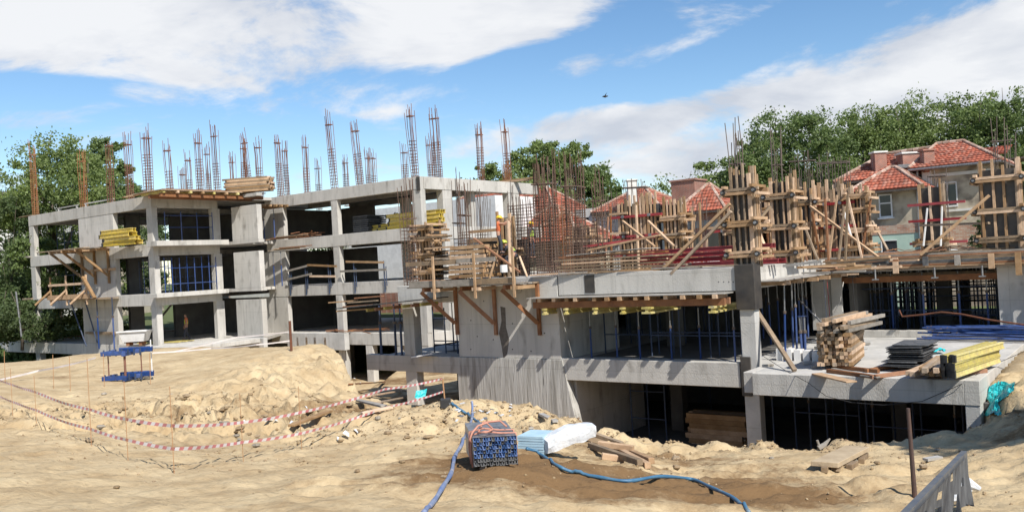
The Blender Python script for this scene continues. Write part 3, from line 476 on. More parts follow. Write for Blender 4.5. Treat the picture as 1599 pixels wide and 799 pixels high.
def vegetation():
    g='trees rising behind the red roofed houses'
    px_tree('tall airy tree with sparse twiggy top at the left edge of the site',75,190,230,74,'leafb',1,lobes=13,n=15000,size=.4,low=.12,open_=1.7,spread=.26,trunk=.4)
    px_tree('leafy tree leaning beside the tall airy tree, behind the three storey frame',165,206,110,80,'leafa',2,lobes=9,n=8000,size=.38,low=.2,open_=1.5,spread=.27)
    for i,(px,top,w,Y,m,l) in enumerate([(10,300,130,68,'leafc','dark bushy shrub at the far left edge below the tall airy tree'),(70,365,120,66,'leafa','green bush seen through the leftmost bays of the frame'),(135,385,110,67,'leafb','bright bush behind the tall shear wall of the frame'),(30,455,120,63,'leafc','low dark bush left of the frame beside the thin pole'),(20,400,110,70,'leafa','rounded bush above the low dark bush at the left edge'),(228,300,60,90,'leafc','small tree poking up behind the left roof next to the rebar')]):
        px_tree(l,px,top,w,Y,m,20+i,name='bush',lobes=6,n=4500,size=.34,low=.02,spread=.42,trunk=.12)
    px_tree('small round tree behind the white end of the left frame roof',762,246,74,100,'leafb',3,n=4500,size=.5,low=.1)
    px_tree('tallest tree of the centre, behind the dense rebar cages',858,213,125,96,'leafb',4,n=10000,size=.5,low=.1,lobes=9,spread=.38)
    px_tree('shorter dark tree right of the tallest centre tree',935,250,110,98,'leafa',5,n=8000,size=.5,low=.1,lobes=8,spread=.38)
    px_tree('low tree under the two centre trees behind the rebar',900,300,130,92,'leafc',6,n=6000,size=.5,low=.05)
    px_tree('low green tree behind the red brick house roof',1115,240,125,88,'leafb',7,n=9000,size=.45,low=.1,lobes=9,spread=.45)
    px_tree('green tree between the brick house and the tall right hand trees',1178,226,115,84,'leafa',8,n=9500,size=.45,low=.1)
    px_tree('thin topped tree showing behind the tall column forms',1208,196,85,90,'leafb',18,n=6500,size=.45,low=.1)
    px_tree('first big tree from the left in the row behind the plastered house',1262,172,130,86,'leafa',9,n=10000,size=.45,low=.1,lobes=13,spread=.46)
    px_tree('second big tree in the row, rounded, behind the left chimney',1345,156,130,90,'leafb',10,n=11000,size=.45,low=.1,lobes=14,spread=.46)
    px_tree('third big tree in the row, with sky gaps above the chimneys',1415,158,110,94,'leafa',11,n=9000,size=.45,low=.1,lobes=14,spread=.46)
    px_tree('fourth big tree in the row, the highest one above the long roof',1490,141,140,90,'leafb',12,n=12000,size=.45,low=.1,lobes=14,spread=.46)
    px_tree('fifth tree at the right edge of the row behind the right column form',1582,150,120,84,'leafa',13,n=10000,size=.45,low=.1,lobes=13,spread=.46)
    px_tree('dark fill tree low behind the chimneys of the plastered house',1400,215,230,100,'leafc',14,n=8000,size=.6,low=.02)
    px_tree('dark fill tree low behind the forms and the brick house',1240,250,160,98,'leafc',15,n=6000,size=.6,low=.02)
    px_tree('dark tree low behind the right end of the long roof',1570,230,160,98,'leafc',16,n=6000,size=.6,low=.02)
    # shrub by the corner of the plastered house
    p=at(1538,345,46); tree('shrub','small dark shrub against the corner of the plastered house',p.x,p.y,2.2,2.4,1.9,'leafc',17,lobes=4,n=1800,size=.16,low=.05,trunk=.06)
    p=at(515,345,88); tree('broadleaf_tree','bright tree seen through the top bay of the left frame',p.x,p.y,-.3,p.z+1.5,6,'leafb',41,n=3500,size=.4,low=.05)
    tree('broadleaf_tree','big tree standing on the bank right of the camera, shading the slope',15.6,7.2,.3,11.5,8.5,'leafa',77,n=9000,size=.4,low=.4,lobes=9,trunk=.35)  # outside the view, put in for the shade it casts on the bank
    # low ground cover beyond the left end
    r=np.random.default_rng(5); n=16000; px=r.random(n)*260-60; Y=57+r.random(n)**1.5*14; X=(px-800)/FPX*Y; Zb=ground_h(X,Y,False)
    a=r.random(n)*6.28; s=.16+.2*r.random(n); hh=.15+.4*r.random(n)*(.4+vnoise(X*.6,Y*.6)+.5); c=np.cos(a)*s*.5; d=np.sin(a)*s*.5; l=r.normal(size=(n,2))*.12
    v=np.stack([np.c_[X-c,Y-d,Zb],np.c_[X+c,Y+d,Zb],np.c_[X+c*.5+l[:,0],Y+d*.5+l[:,1],Zb+hh],np.c_[X-c*.5+l[:,0],Y-d*.5+l[:,1],Zb+hh]],1).reshape(-1,3)
    root=bpy.data.objects.new('undergrowth',None); o=mesh_np('undergrowth',v,np.arange(n*4).reshape(-1,4),'grass',root); bpy.data.objects.remove(root); o.parent=None; tag(o,kind='stuff')
vegetation()
# ================================================================ HOUSES
def tiled(b,A,B,Cc,D,step=.33,cw=.24):
    """tiles on the roof face with eave A-B and top D-C, each tile an island"""
    A,B,Cc,D=map(Vector,(A,B,Cc,D)); sl=((D+Cc)/2-(A+B)/2).length; n=max(2,int(sl/step)); nrm=(B-A).cross(D-A).normalized(); nrm=nrm if nrm.z>0 else -nrm
    ex=(B-A).normalized(); 
    for k in range(n):
        t0,t1=k/n,(k+1.18)/n; t1=min(t1,1); l0,r0=A.lerp(D,t0),B.lerp(Cc,t0); l1,r1=A.lerp(D,t1),B.lerp(Cc,t1); w=(r0-l0).length
        if w<.1: continue
        m=max(1,int(w/cw)); w1=(r1-l1).length; off=(l1-l0).dot(ex)
        for j in range(m):
            a0,a1=j/m*w,(j+1)/m*w
            b0,b1=min(max(a0,off),off+w1),min(max(a1,off),off+w1)
            jit=random.uniform(-.012,.02); up=nrm*(.05+jit); dn=nrm*(.01)
            up_t=(l1+ex*(b0-off)); up_r=(l1+ex*(b1-off)); p=[l0+ex*a0+up,l0+ex*(a0+a1)/2+up+nrm*.035,l0+ex*a1+up,up_r+dn,(up_t+up_r)/2+dn+nrm*.03,up_t+dn]
            b.raw(p+[l0+ex*a0-nrm*.03,l0+ex*a1-nrm*.03],[(0,1,4,5),(1,2,3,4),(6,7,2,1,0)])
def hip_roof(name,parent,P,ridge,over=0,caps=True):
    """P: four eave corners in order; ridge: two points (start nearer to P0-P3, end nearer to P1-P2)"""
    b=MB(); P=[Vector(p) for p in P]; r0,r1=map(Vector,ridge)
    for A,B,Cc,D in ((P[0],P[1],r1,r0),(P[1],P[2],r1,r1),(P[2],P[3],r0,r1),(P[3],P[0],r0,r0)): tiled(b,A,B,Cc,D)
    o=b.build(name,'tile',parent); u=MB(); n=len(P); dz=Vector((0,0,.12))
    u.raw([p-dz for p in P]+[r0-dz,r1-dz],[(0,1,5,4),(1,2,5),(2,3,4,5),(3,0,4),(3,2,1,0)]); u.build('roof_boarding','eaves',o)
    if caps:
        c=MB()
        for a,q in ((P[0],r0),(P[1],r1),(P[2],r1),(P[3],r0),(r0,r1)):
            if (q-a).length<.2: continue
            k=max(2,int((q-a).length/.35))
            for i in range(k):
                s=a.lerp(q,i/k)+Vector((0,0,.07)); e=a.lerp(q,(i+.92)/k)+Vector((0,0,.07+random.uniform(0,.03))); c.tube([s,e],.11,6)
        c.build('ridge_cap',MT['ridge'],o)
    g=MB()
    for i in range(4): g.bar(P[i]-Vector((0,0,.1)),P[(i+1)%4]-Vector((0,0,.1)),.16,.12)
    g.build('eaves_board','eaves',o); return o
MT['ridge']=mat('mortared_ridge_tiles',(.36,.21,.15),(.42,.33,.27),.9,4,.2,rnd=.3)
def chimney(parent,x,y,z0,z1,w,d,cap=True,m='brick'):
    b=MB(); b.box(x-w/2,x+w/2,y-d/2,y+d/2,z0,z1); o=b.build('chimney',m,parent,bevel=.02)
    b=MB(); b.box(x-w/2-.08,x+w/2+.08,y-d/2-.08,y+d/2+.08,z1+.003,z1+.13); b.build('chimney_cap','plasterw' if cap else 'brick',o,bevel=.02)
def house_a():
    R=T('plastered_house','old plastered house with red hipped tile roofs, chimneys and a peeling wall','house',W(-12,60,0),YAW)
    wb=MB(True); wb.box(-12.2,-8.3,60,66,-.5,8.05); w=wb.build('wall','plaster',R)
    b=MB(True); b.box(-12.3,-8.2,59.9,60.0,5.2,5.35); b.box(-12.25,-8.25,59.93,60.0,7.45,7.65); b.build('string_course','plasterw',R)
    b=MB(True); b.box(-11.0,-8.35,59.975,60.02,2.6,4.35); b.build('exposed_brickwork','brickp',R)
    b=MB(True); b.box(-12.25,-11.7,59.95,60.05,2.4,7.9); b.build('corner_strip','plasterw',R)
    for u in (-11.35,):
        b=MB(True); b.box(u,u+1.0,59.97,60.05,5.6,6.9); x=b.build('window','glass',R); b=MB(True)
        for q in ((u-.06,u,5.55,7.05),(u+1,u+1.06,5.55,7.05),(u-.06,u+1.06,7.0,7.07),(u-.06,u+1.06,5.5,5.6),(u+.47,u+.53,5.6,7.0)): b.box(q[0],q[1],59.93,60.02,q[2],q[3])
        b.build('window_frame','white',x)
    # left wing
    wb=MB(True); wb.box(-17.2,-12.21,60.6,66,-.5,7.7); wb.build('wall','eaves',R)  # wall takes the dark eaves colour to stand for its shade
    P=lambda u,v,z:W(u,v,z)
    r=hip_roof('roof',R,[P(-12.9,59.4,8.1),P(-7.7,59.4,8.1),P(-7.7,66.6,8.1),P(-12.9,66.6,8.1)],[P(-11.8,62.6,9.75),P(-10.2,62.6,9.75)])
    r2=hip_roof('roof',R,[P(-17.9,60.3,7.75),P(-11.4,60.3,7.8),P(-11.4,66.5,7.75),P(-17.9,66.5,7.75)],[P(-15.2,63,9.5),P(-12.2,63,9.6)])
    p=at(1372,252,58.2); chimney(R,p.x,p.y,7.8,9.5,.8,.7); p=at(1422,252,57.5); chimney(R,p.x,p.y,7.8,9.25,1.5,1.0); p=at(1448,250,55.2); chimney(R,p.x,p.y,7.8,9.15,.7,.6,False)
    b=MB(); p=at(1423,256,56.7); b.box(p.x-1.0,p.x+1.0,p.y-.3,p.y+.05,p.z-.25,p.z-.02); b.build('chimney_flashing','steel',R)
    b=MB(True); b.prism([(-9.5,66.7),(-7,66.7),(-7,70),(-9.5,70)],8.6,8.7); b.build('roof_boarding','eaves',R)
    b=MB(); tiled(b,P(-11.3,66,9.0),P(-8.2,66,9.0),P(-8.2,69,9.75),P(-11.3,69,9.75)); b.build('roof','tile',R)
    g=MB(True); g.tube([(-12.9,59.3,8.0),(-7.7,59.3,8.0)],.08,8); g.tube([(-12.5,59.85,8.0),(-12.5,59.85,.5)],.07,8); g.build('gutter','steel',R)
    # annex
    A=T('house_annex','small plastered annex with its own red hipped roof, white window and mint green base','house',W(-13,57,0),YAW)
    b=MB(True); b.box(-14.95,-11.9,57,60.5,4.0,6.75); b.build('wall','plaster',A); b=MB(True); b.box(-14.97,-11.88,56.98,60.5,-.5,3.997); b.build('wall','mint',A)
    b=MB(True); b.box(-14.97,-11.88,56.95,57.0,4.0,4.55); b.build('exposed_brickwork','brickp',A)
    hip_roof('roof',A,[P(-15.9,56.3,6.75),P(-11.5,56.3,6.75),P(-11.5,61,6.75),P(-15.9,61,6.75)],[P(-13.8,58.6,8.2),P(-13.5,58.6,8.2)])
    b=MB(True); b.box(-14.16,-13.5,56.985,57.05,5.12,6.45); x=b.build('window','glass',A); b=MB(True)
    for q in ((-14.22,-14.14,5.05,6.5),(-13.52,-13.44,5.05,6.5),(-14.139,-13.521,6.42,6.5),(-14.139,-13.521,5.05,5.14),(-14.139,-13.521,5.9,5.98)): b.box(q[0],q[1],56.93,57.02,q[2],q[3])
    b.build('window_frame','white',x); b=MB(True); b.box(-14.32,-13.35,56.85,57.0,4.96,5.046); b.build('window_sill','white',x)
    b=MB(True); b.box(-14.2,-13.3,56.96,57.05,2.9,3.6); x=b.build('window','glass',A); b=MB(True); b.bar((-14.2,56.93,3.62),(-13.3,56.93,3.62),.06); b.bar((-14.2,56.93,2.88),(-13.3,56.93,2.88),.06); b.bar((-14.2,56.93,2.9),(-14.2,56.93,3.6),.06); b.build('window_frame','white',x)
    b=MB(True); b.tube([(-11.95,56.9,6.7),(-11.95,56.9,.6)],.06,8); b.build('downpipe','steel',A)
def simple_house(label,u0,u1,v0,v1,ez,rz,m,inset=.35,name='tiled_house',extra=None):
    R=T(name,label,'house',W((u0+u1)/2,v0,0),YAW); b=MB(True); b.box(u0,u1,v0,v1,-.5,ez); b.build('wall',m,R); o=.5; P=W; s=(v1-v0)/2
    if u1-u0<v1-v0: rd=[P((u0+u1)/2,v0+s*.9,rz),P((u0+u1)/2,v0+s*.9+.2,rz)]
    else: rd=[P(u0+s*.9,v0+s,rz),P(u1-s*.9,v0+s,rz)]
    hip_roof('roof',R,[P(u0-o,v0-o,ez),P(u1+o,v0-o,ez),P(u1+o,v1+o,ez),P(u0-o,v1+o,ez)],rd); return R
def houses():
    house_a()
    R=simple_house('red brick house with a hipped tile roof seen between the column forms',-26.8,-23.9,55.3,58.3,6.35,8.25,'brick')
    b=MB(True); b.box(-26.7,-24.0,55.2,55.29,5.2,5.7); b.build('fascia','steel',R)
    for u in (-26.4,-25.0):
        b=MB(True); b.box(u,u+.8,55.24,55.35,3.4,4.9); b.build('window','glass',R)
    p=at(1118,345,62); 
    b=MB(True); b.box(-29.4,-27.5,59,61,2,8.9); b.box(-29.5,-27.4,58.9,61.1,8.9,9.02); b.build('chimney','brick',R)
    p=at(1140,300,62); chimney(R,p.x,p.y,5,p.z,1.0,1.0,False)
    R=simple_house('pale house with a red roof and white gable behind the timber wall form',-36.4,-31.2,60,65,7.2,9.0,'plasterw')
    b=MB(True); b.box(-38.6,-36.5,59.8,60.2,5.5,7.6); b.build('wall','plasterw',R); b=MB(True); b.box(-38.0,-37.3,59.75,59.8,6.0,6.9); b.build('window','glass',R)
    p=at(986,283,67); chimney(R,p.x,p.y,7,p.z,.7,.6,True,'plasterw'); 
    R=simple_house('low house with a red pyramid roof behind the rebar cages',-38.5,-33.5,52,57,4.9,7.0,'plaster')
    R=simple_house('long house with a red tile roof behind the white columns of the left frame',-66,-47.5,70,78,7.9,11.2,'plaster')
    for k in range(5):
        u=-64+k*3.3; b=MB(True); b.box(u,u+1.1,69.95,70.05,5.2,6.8); b.build('window','glass',R)
    R=simple_house('red roofed house showing between the white columns and the orange worker',-48.5,-42.5,64,70,6.0,8.6,'plaster')
    # white and far buildings
    b=MB(True); b.box(-67,-47,60,66,-1,9.6); o=b.build('white_building','white',None); tag(o,'plain white walled building seen through the openings of the left frame','building')
    b=MB(); 
    def fb(px0,px1,top,Y,m,label,win):
        a=at(px0,top,Y); c=at(px1,top,Y); R=T('apartment_building',label,'building',((a.x+c.x)/2,Y,-.5)); b=MB(); b.box(a.x,c.x,Y,Y+12,-.5,a.z); b.build('wall',m,R)
        b=MB(); b.box(a.x-.3,c.x+.3,Y-.3,Y+12.3,a.z+.003,a.z+.4); b.build('roof','eaves',R)
        nx=int((c.x-a.x)/2.6)
        for i in range(nx):
            for j in range(3):
                b=MB(); x=a.x+1+i*2.6; z=a.z-2.2-j*3; b.box(x,x+1.1,Y-.04,Y+.1,z,z+1.3); b.build('window','glass',R)
    fb(-60,62,308,112,'plasterw','white apartment block half hidden behind the leftmost trees',1); fb(146,186,297,108,'plaster','grey flat roofed block peeping over the left roof between rebar',1)
    fb(1440,1640,330,110,'plaster','distant plain block behind the plastered house at the right',1)
    b=MB(True); b.box(-64,-44,55.0,55.3,-.6,2.3); o=b.build('brick_wall','brick'); tag(o,'weathered red brick wall seen through the lower bays of the left frame','wall')
    b=MB(True); b.box(-90,-70,62,62.4,-.6,2.6); o=b.build('brick_wall','brickp'); tag(o,'patchy brick and plaster wall behind the far left bays','wall')
    b=MB(True); b.box(-76,-62,52.6,53,-.4,4.6); o=b.build('plastered_wall','plasterw'); tag(o,'tall peeling white wall visible behind the shear wall on the left','wall')
    b=MB(True); b.box(-12,8,55,55.3,-.4,1.9); o=b.build('garden_wall','plaster'); tag(o,'bright garden wall beyond the far side of the propped deck','wall')
houses()
# ================================================================ REBAR CAGES
def cage(label,loc,wu,wv,h,nu,nv,sp,top,m='rust',r=.014,lean=(0,0),group='rebar cages rising from the roof of the left frame',tie=.8,yaw=YAW,jit=.03,name='rebar_cage',hair=0):
    R=T(name,label,'rebar cage',loc,(lean[0],lean[1],yaw),group)
    bar=cmesh(('bar',round(h,1),m,r),lambda b:b.tube([(0,0,0),(.012,0,h*.4),(-.01,.012,h*.75),(.03,-.01,h)],r,5),m)
    pts=[]
    for i in range(nu): 
        a=(i/(nu-1)-.5)*wu; pts+=[(a,-wv/2),(a,wv/2)]
    for j in range(1,nv-1):
        c=(j/(nv-1)-.5)*wv; pts+=[(-wu/2,c),(wu/2,c)]
    for a,c in pts: inst('bar',bar,R,(a,c,0),(random.uniform(-jit,jit)*.8,random.uniform(-jit,jit)*.8,random.random()*6),(1,1,random.uniform(.84,1.04)))
    def ring(b):
        q=[(-wu/2,-wv/2),(wu/2,-wv/2),(wu/2,wv/2),(-wu/2,wv/2)]
        for i in range(4): b.tube([(*q[i],0),(*q[(i+1)%4],0)],r*.75,4)
    rm=cmesh(('stirrup',wu,wv,m,r),ring,m); z=.08
    while z<h*top:
        inst('stirrup',rm,R,(0,0,z),(random.uniform(-.05,.05),random.uniform(-.05,.05),random.uniform(-.02,.02)),(1.04,1.04,1)); z+=sp*random.uniform(.85,1.15)
    if tie: inst('stirrup',rm,R,(0,0,h*tie),(random.uniform(-.1,.1),.05,0),(1.1,1.1,2.2))
    return R
def roof_cages():
    RC=[(50,221,10,'rusto',0,3),(127,235,14,'rusto',0,3),(168,209,13,'rust',.03,2),(198,207,12,'rust',0,3),(227,196,19,'rust',0,4),(262,217,13,'rust',-.05,3),(282,259,14,'rust',0,4),(294,234,10,'rust',-.04,2),(308,205,12,'rust',0,3),(322,224,9,'rust',0,3),(334,189,12,'rust',-.02,3),(361,238,9,'rust',0,3),(377,215,9,'rust',.04,3),(386,202,10,'rust',-.10,3),(402,213,10,'rust',-.02,3),(433,205,10,'rust',-.02,3),(444,219,9,'rust',-.01,3),(475,213,9,'rust',0,3),(495,249,11,'rust',0,3),(516,172,11,'rust',-.06,3),(538,240,11,'rust',0,3),(557,185,14,'rust',-.06,3),(573,232,9,'rust',0,3),(582,232,9,'rust',-.02,3),(630,223,12,'rust',0,3),(642,160,12,'rust',-.04,3),(670,210,10,'rust',-.02,3),(687,163,18,'rust',-.02,4),(747,193,13,'rust',0,4),(789,188,10,'rust',-.03,3)]
    for i,(px,py,w,m,ln,nu) in enumerate(RC):
        p=G(px,py,13.45); u=p.x*UA[0]+p.y*UA[1]; v=p.x*VA[0]+p.y*VA[1]
        vmin=29.8 if u<-50.3 else 38.0
        if v<vmin:
            q=PL(px,py,VA,vmin+.1); u=q.x*UA[0]+q.y*UA[1]; v=vmin+.1; ztop=q.z
        elif v>49.5: 
            q=PL(px,py,VA,49.4); u=q.x*UA[0]+q.y*UA[1]; v=49.4; ztop=q.z
        else: ztop=13.45
        u=min(u,-35.4); u=max(u,-66.8); loc=W(u,v,9.0); Y=loc.y; wid=w*Y/FPX*.72
        side='orange rusted' if m=='rusto' else ('broad' if w>13 else 'slender')
        cage(f'{side} rebar cage standing on the left frame roof, {ORD[i]} from the left',loc,round(max(.3,wid),2),.3,ztop-9,nu,3,.19 if i%3 else .15,.52 if i%4 else .62,m,.019,(0,ln*1.0),tie=.82)
        if m=='rusto' or i in (2,3,27,28):   # finer tied mesh in the lower half, rustier
            pass
    p=at(797,262,57.2); cage('short orange rusted cage at the right end of the left frame roof',W(-35.9,47.3,9.0),.45,.4,1.5,4,3,.1,.9,'rusto',.014,tie=0)
roof_cages()
def deck_cages():
    g='rebar cages on the nearer deck'
    def c(label,px,v,ytop,wu,wv,nu,nv,sp,top,m,z0=3.0,lean=(0,0),r=.009,**k):
        u,zt=PV(px,ytop,v); return cage(label,W(u,v,z0),wu,wv,zt-z0,nu,nv,sp,top,m,r,lean,g,**k)
    c('tall narrow rust brown cage at the left corner of the nearer deck',634,26.2,277,.5,.4,4,3,.14,.55,'rustb',2.8,tie=.62,r=.014)
    c('pair of tall dark starter bars beside the timber form, left of the orange worker',712,27.3,262,.45,.3,3,2,.2,.35,'reb',3,tie=.5,r=.014)
    c('narrow cage with short stirrups left of the orange worker',722,26.6,283,.4,.35,4,3,.12,.5,'rustb',3,tie=.65,r=.014)
    c('low cage with bare bars just behind the orange worker',750,29.0,296,.55,.4,5,3,.16,.5,'reb',3,tie=0,r=.014)
    c('bare bars standing by the white end column of the left frame',800,29.5,285,.4,.3,4,2,.2,.5,'reb',3,tie=0,r=.014)
    c('wide rusty wall cage right of the orange worker',812,28.4,300,1.1,.3,8,2,.13,.85,'rustb',3,tie=0,r=.014)
    c('tall dense cage of long bars, left one of the big pair at mid deck',847,26.7,240,.75,.5,9,5,.11,.66,'rustb',3,tie=.75,r=.017)
    c('dense rusty wall cage between the two big mid deck cages',868,28.3,315,1.0,.35,8,3,.12,.95,'rusto',3,tie=0,r=.014)
    c('tall dense cage of long bars, right one of the big pair at mid deck',890,27.2,240,.7,.5,8,4,.11,.66,'rustb',3,lean=(0,.015),tie=.72,r=.014)
    c('slim rusty cage standing right of the big mid deck pair',931,28.2,266,.4,.35,4,3,.13,.55,'rustb',3,tie=.7,r=.014)
    c('rusty low wall cage between the big pair and the slim cage',912,29.5,345,1.1,.3,8,2,.14,.95,'rustb',3,tie=0,r=.014)
    c('short cage in front of the pale house gable',955,33,300,.4,.3,4,2,.2,.5,'reb',3,tie=0,r=.014)
    c('grey starter bars above the wall form in front of the pale house roof',992,32.5,279,1.0,.3,6,2,.3,.3,'reb',3,tie=.9,r=.014)
    c('rebar bars poking out of the low form by the brick house',1088,33,305,.6,.3,4,2,.3,.3,'reb',3,tie=0,r=.014)
    c('tight bundle of tall grey bars out of the tallest corner column form',1148,26.0,191,.34,.3,4,3,.35,.2,'reb',3,tie=.71,r=.014)
    u,z=PV(1211,207,30.2); c('bundle of tall grey bars out of the second column form',1211,30.0,207,.3,.3,4,3,.3,.2,'reb',3,tie=.75,r=.014)
    c('row of grey bars above the third and fourth column forms',1252,35,240,.9,.3,7,2,.4,.2,'reb',3,tie=.93,r=.014)
    c('row of grey bars rising out of the long wall form',1300,35.2,243,1.1,.3,8,2,.4,.2,'reb',3,tie=.93,r=.014)
    c('few thin bars above the lone form before the plastered house',1462,38.4,262,.6,.3,4,2,.4,.15,'reb',3,tie=.9,r=.014)
    c('long thin bars fanning out of the big column form at the right edge',1562,34.6,185,.55,.5,4,3,.4,.15,'reb',3,jit=.06,tie=.83,r=.014)
deck_cages()
# ================================================================ TIMBER
def board_mesh(L,w,h,m='wood'): return cmesh(('timber',round(L,1),w,h,m),lambda b:b.box(-w/2,w/2,-h/2,h/2,0,round(L,1)),m)
def jb(b,p,q,w,h,**k): b.bar(p,q,w,h,**k)
def plank(name,label,cat,p,q,w,h,m='wood',group=None,uv=False,bev=.006):
    b=MB(uv); b.bar(p,q,w,h); o=b.build(name,m,bevel=bev); return tag(o,label,cat,group)
def column_form(label,u,v,z0,wu,wv,h,ns=5,nv=3,yokes=(.35,1.25,2.15),m='wood',nuts=True,group='timber column forms on the nearer deck',hv=.35,back=True):
    R=T('column_form',label,'column formwork',W(u,v,z0),YAW,group)
    b=MB(); b.v=[];  P=lambda a,c,z:(u+a,v+c,z0+z)
    b=MB(True); b.box(u-wu/2,u+wu/2,v-wv/2,v+wv/2,z0+.02,z0+h*.9); b.build('form_panel','film',R)
    def stud(a,c,fa,hh):
        bb=MB(True); w=random.choice((.05,.08,.1)); bb.box(u+a-w/2,u+a+w/2,v+c-.05,v+c+.05,z0,z0+hh) if fa else bb.box(u+a-.05,u+a+.05,v+c-w/2,v+c+w/2,z0,z0+hh); bb.build('stud',random.choice(('wood','wood','wood','woodo')) if m=='wood' else m,R)
    for i in range(ns):
        a=(i/(ns-1)-.5)*wu if ns>1 else 0; stud(a+random.uniform(-.02,.02),-wv/2-.053,True,h+random.uniform(-hv,.12))
    for j in range(nv):
        c=((j+.5)/nv-.5)*wv; stud(wu/2+.053,c,False,h+random.uniform(-hv,.1))
        if j%2==0: stud(-wu/2-.053,c,False,h+random.uniform(-hv,.1))
    if back:
        for i in range(0,ns,2): a=(i/(max(1,ns-1))-.5)*wu; stud(a,wv/2+.053,True,h+random.uniform(-hv,.15))
    for k,z in enumerate(yokes):
        e=.28; s=random.uniform(-.1,.12)
        for dz in (0,.11):
            for c in (-wv/2-.155,wv/2+.155):
                bb=MB(True); bb.bar((u-wu/2-e+s,v+c,z0+z+dz),(u+wu/2+e+s*.5,v+c,z0+z+dz+random.uniform(-.02,.02)),.1,.09); bb.build('yoke',random.choice(('wood','wood','woodo')),R)
        for a in (-wu/2-.155,wu/2+.155):
            bb=MB(True); bb.bar((u+a,v-wv/2-e-.08,z0+z+.2),(u+a,v+wv/2+e,z0+z+.2),.11,.085); bb.build('yoke','wood',R); bb=MB(True); bb.bar((u+a+.13*(1 if a>0 else -1),v-wv/2-e+.02,z0+z-.045),(u+a+.13*(1 if a>0 else -1),v+wv/2+e,z0+z-.04),.11,.085); bb.build('yoke','wood',R)
        if nuts:
            for a in (-wu/2-.22,wu/2+.2):
                bb=MB(True); bb.tube([(u+a,v-wv/2-.21,z0+z+.05),(u+a,v-wv/2-.27,z0+z+.05)],.085,8); x=bb.build('clamp_plate','black',R); bb=MB(True); bb.tube([(u+a,v-wv/2-.271,z0+z+.05),(u+a,v-wv/2-.33,z0+z+.05)],.045,6); bb.build('clamp_nut','steel',x)
    return R
def wall_form(label,u0,u1,v,z0,h,n,walers=('red',),zs=(.5,1.3,2.1),m='wood',th=.35):
    R=T('wall_form',label,'wall formwork',W((u0+u1)/2,v,z0),YAW,'timber wall forms on the nearer deck')
    b=MB(True); b.box(u0+.05,u1-.05,v,v+th,z0+.02,z0+h*.86); b.build('form_panel','film',R)
    for i in range(n):
        a=u0+(u1-u0)*(i+random.uniform(-.15,.15)+.5)/n; w=random.choice((.07,.1,.12)); bb=MB(True); bb.box(a-w/2,a+w/2,v-.075,v-.003,z0,z0+h+random.uniform(-.35,.1)); bb.build('stud',random.choice((m,m,m,'woodo')),R)
        if i%2: bb=MB(True); bb.box(a-w/2,a+w/2,v+th+.003,v+th+.075,z0,z0+h+random.uniform(-.3,.15)); bb.build('stud',m,R)
    for z in zs:
        bb=MB(True); bb.box(u0-.25,u1+.25,v-.165,v-.078,z0+z,z0+z+.1); bb.build('waler','red',R)
        bb=MB(True); bb.box(u0-.35,u0+.5,v-.16,v-.08,z0+z+.16,z0+z+.25); bb.build('waler','wood',R)
        for a in (u0+.3,u1-.3):
            bb=MB(True); bb.tube([(a,v-.17,z0+z+.05),(a,v-.23,z0+z+.05)],.07,8); bb.build('clamp_plate','steel',R)
    return R
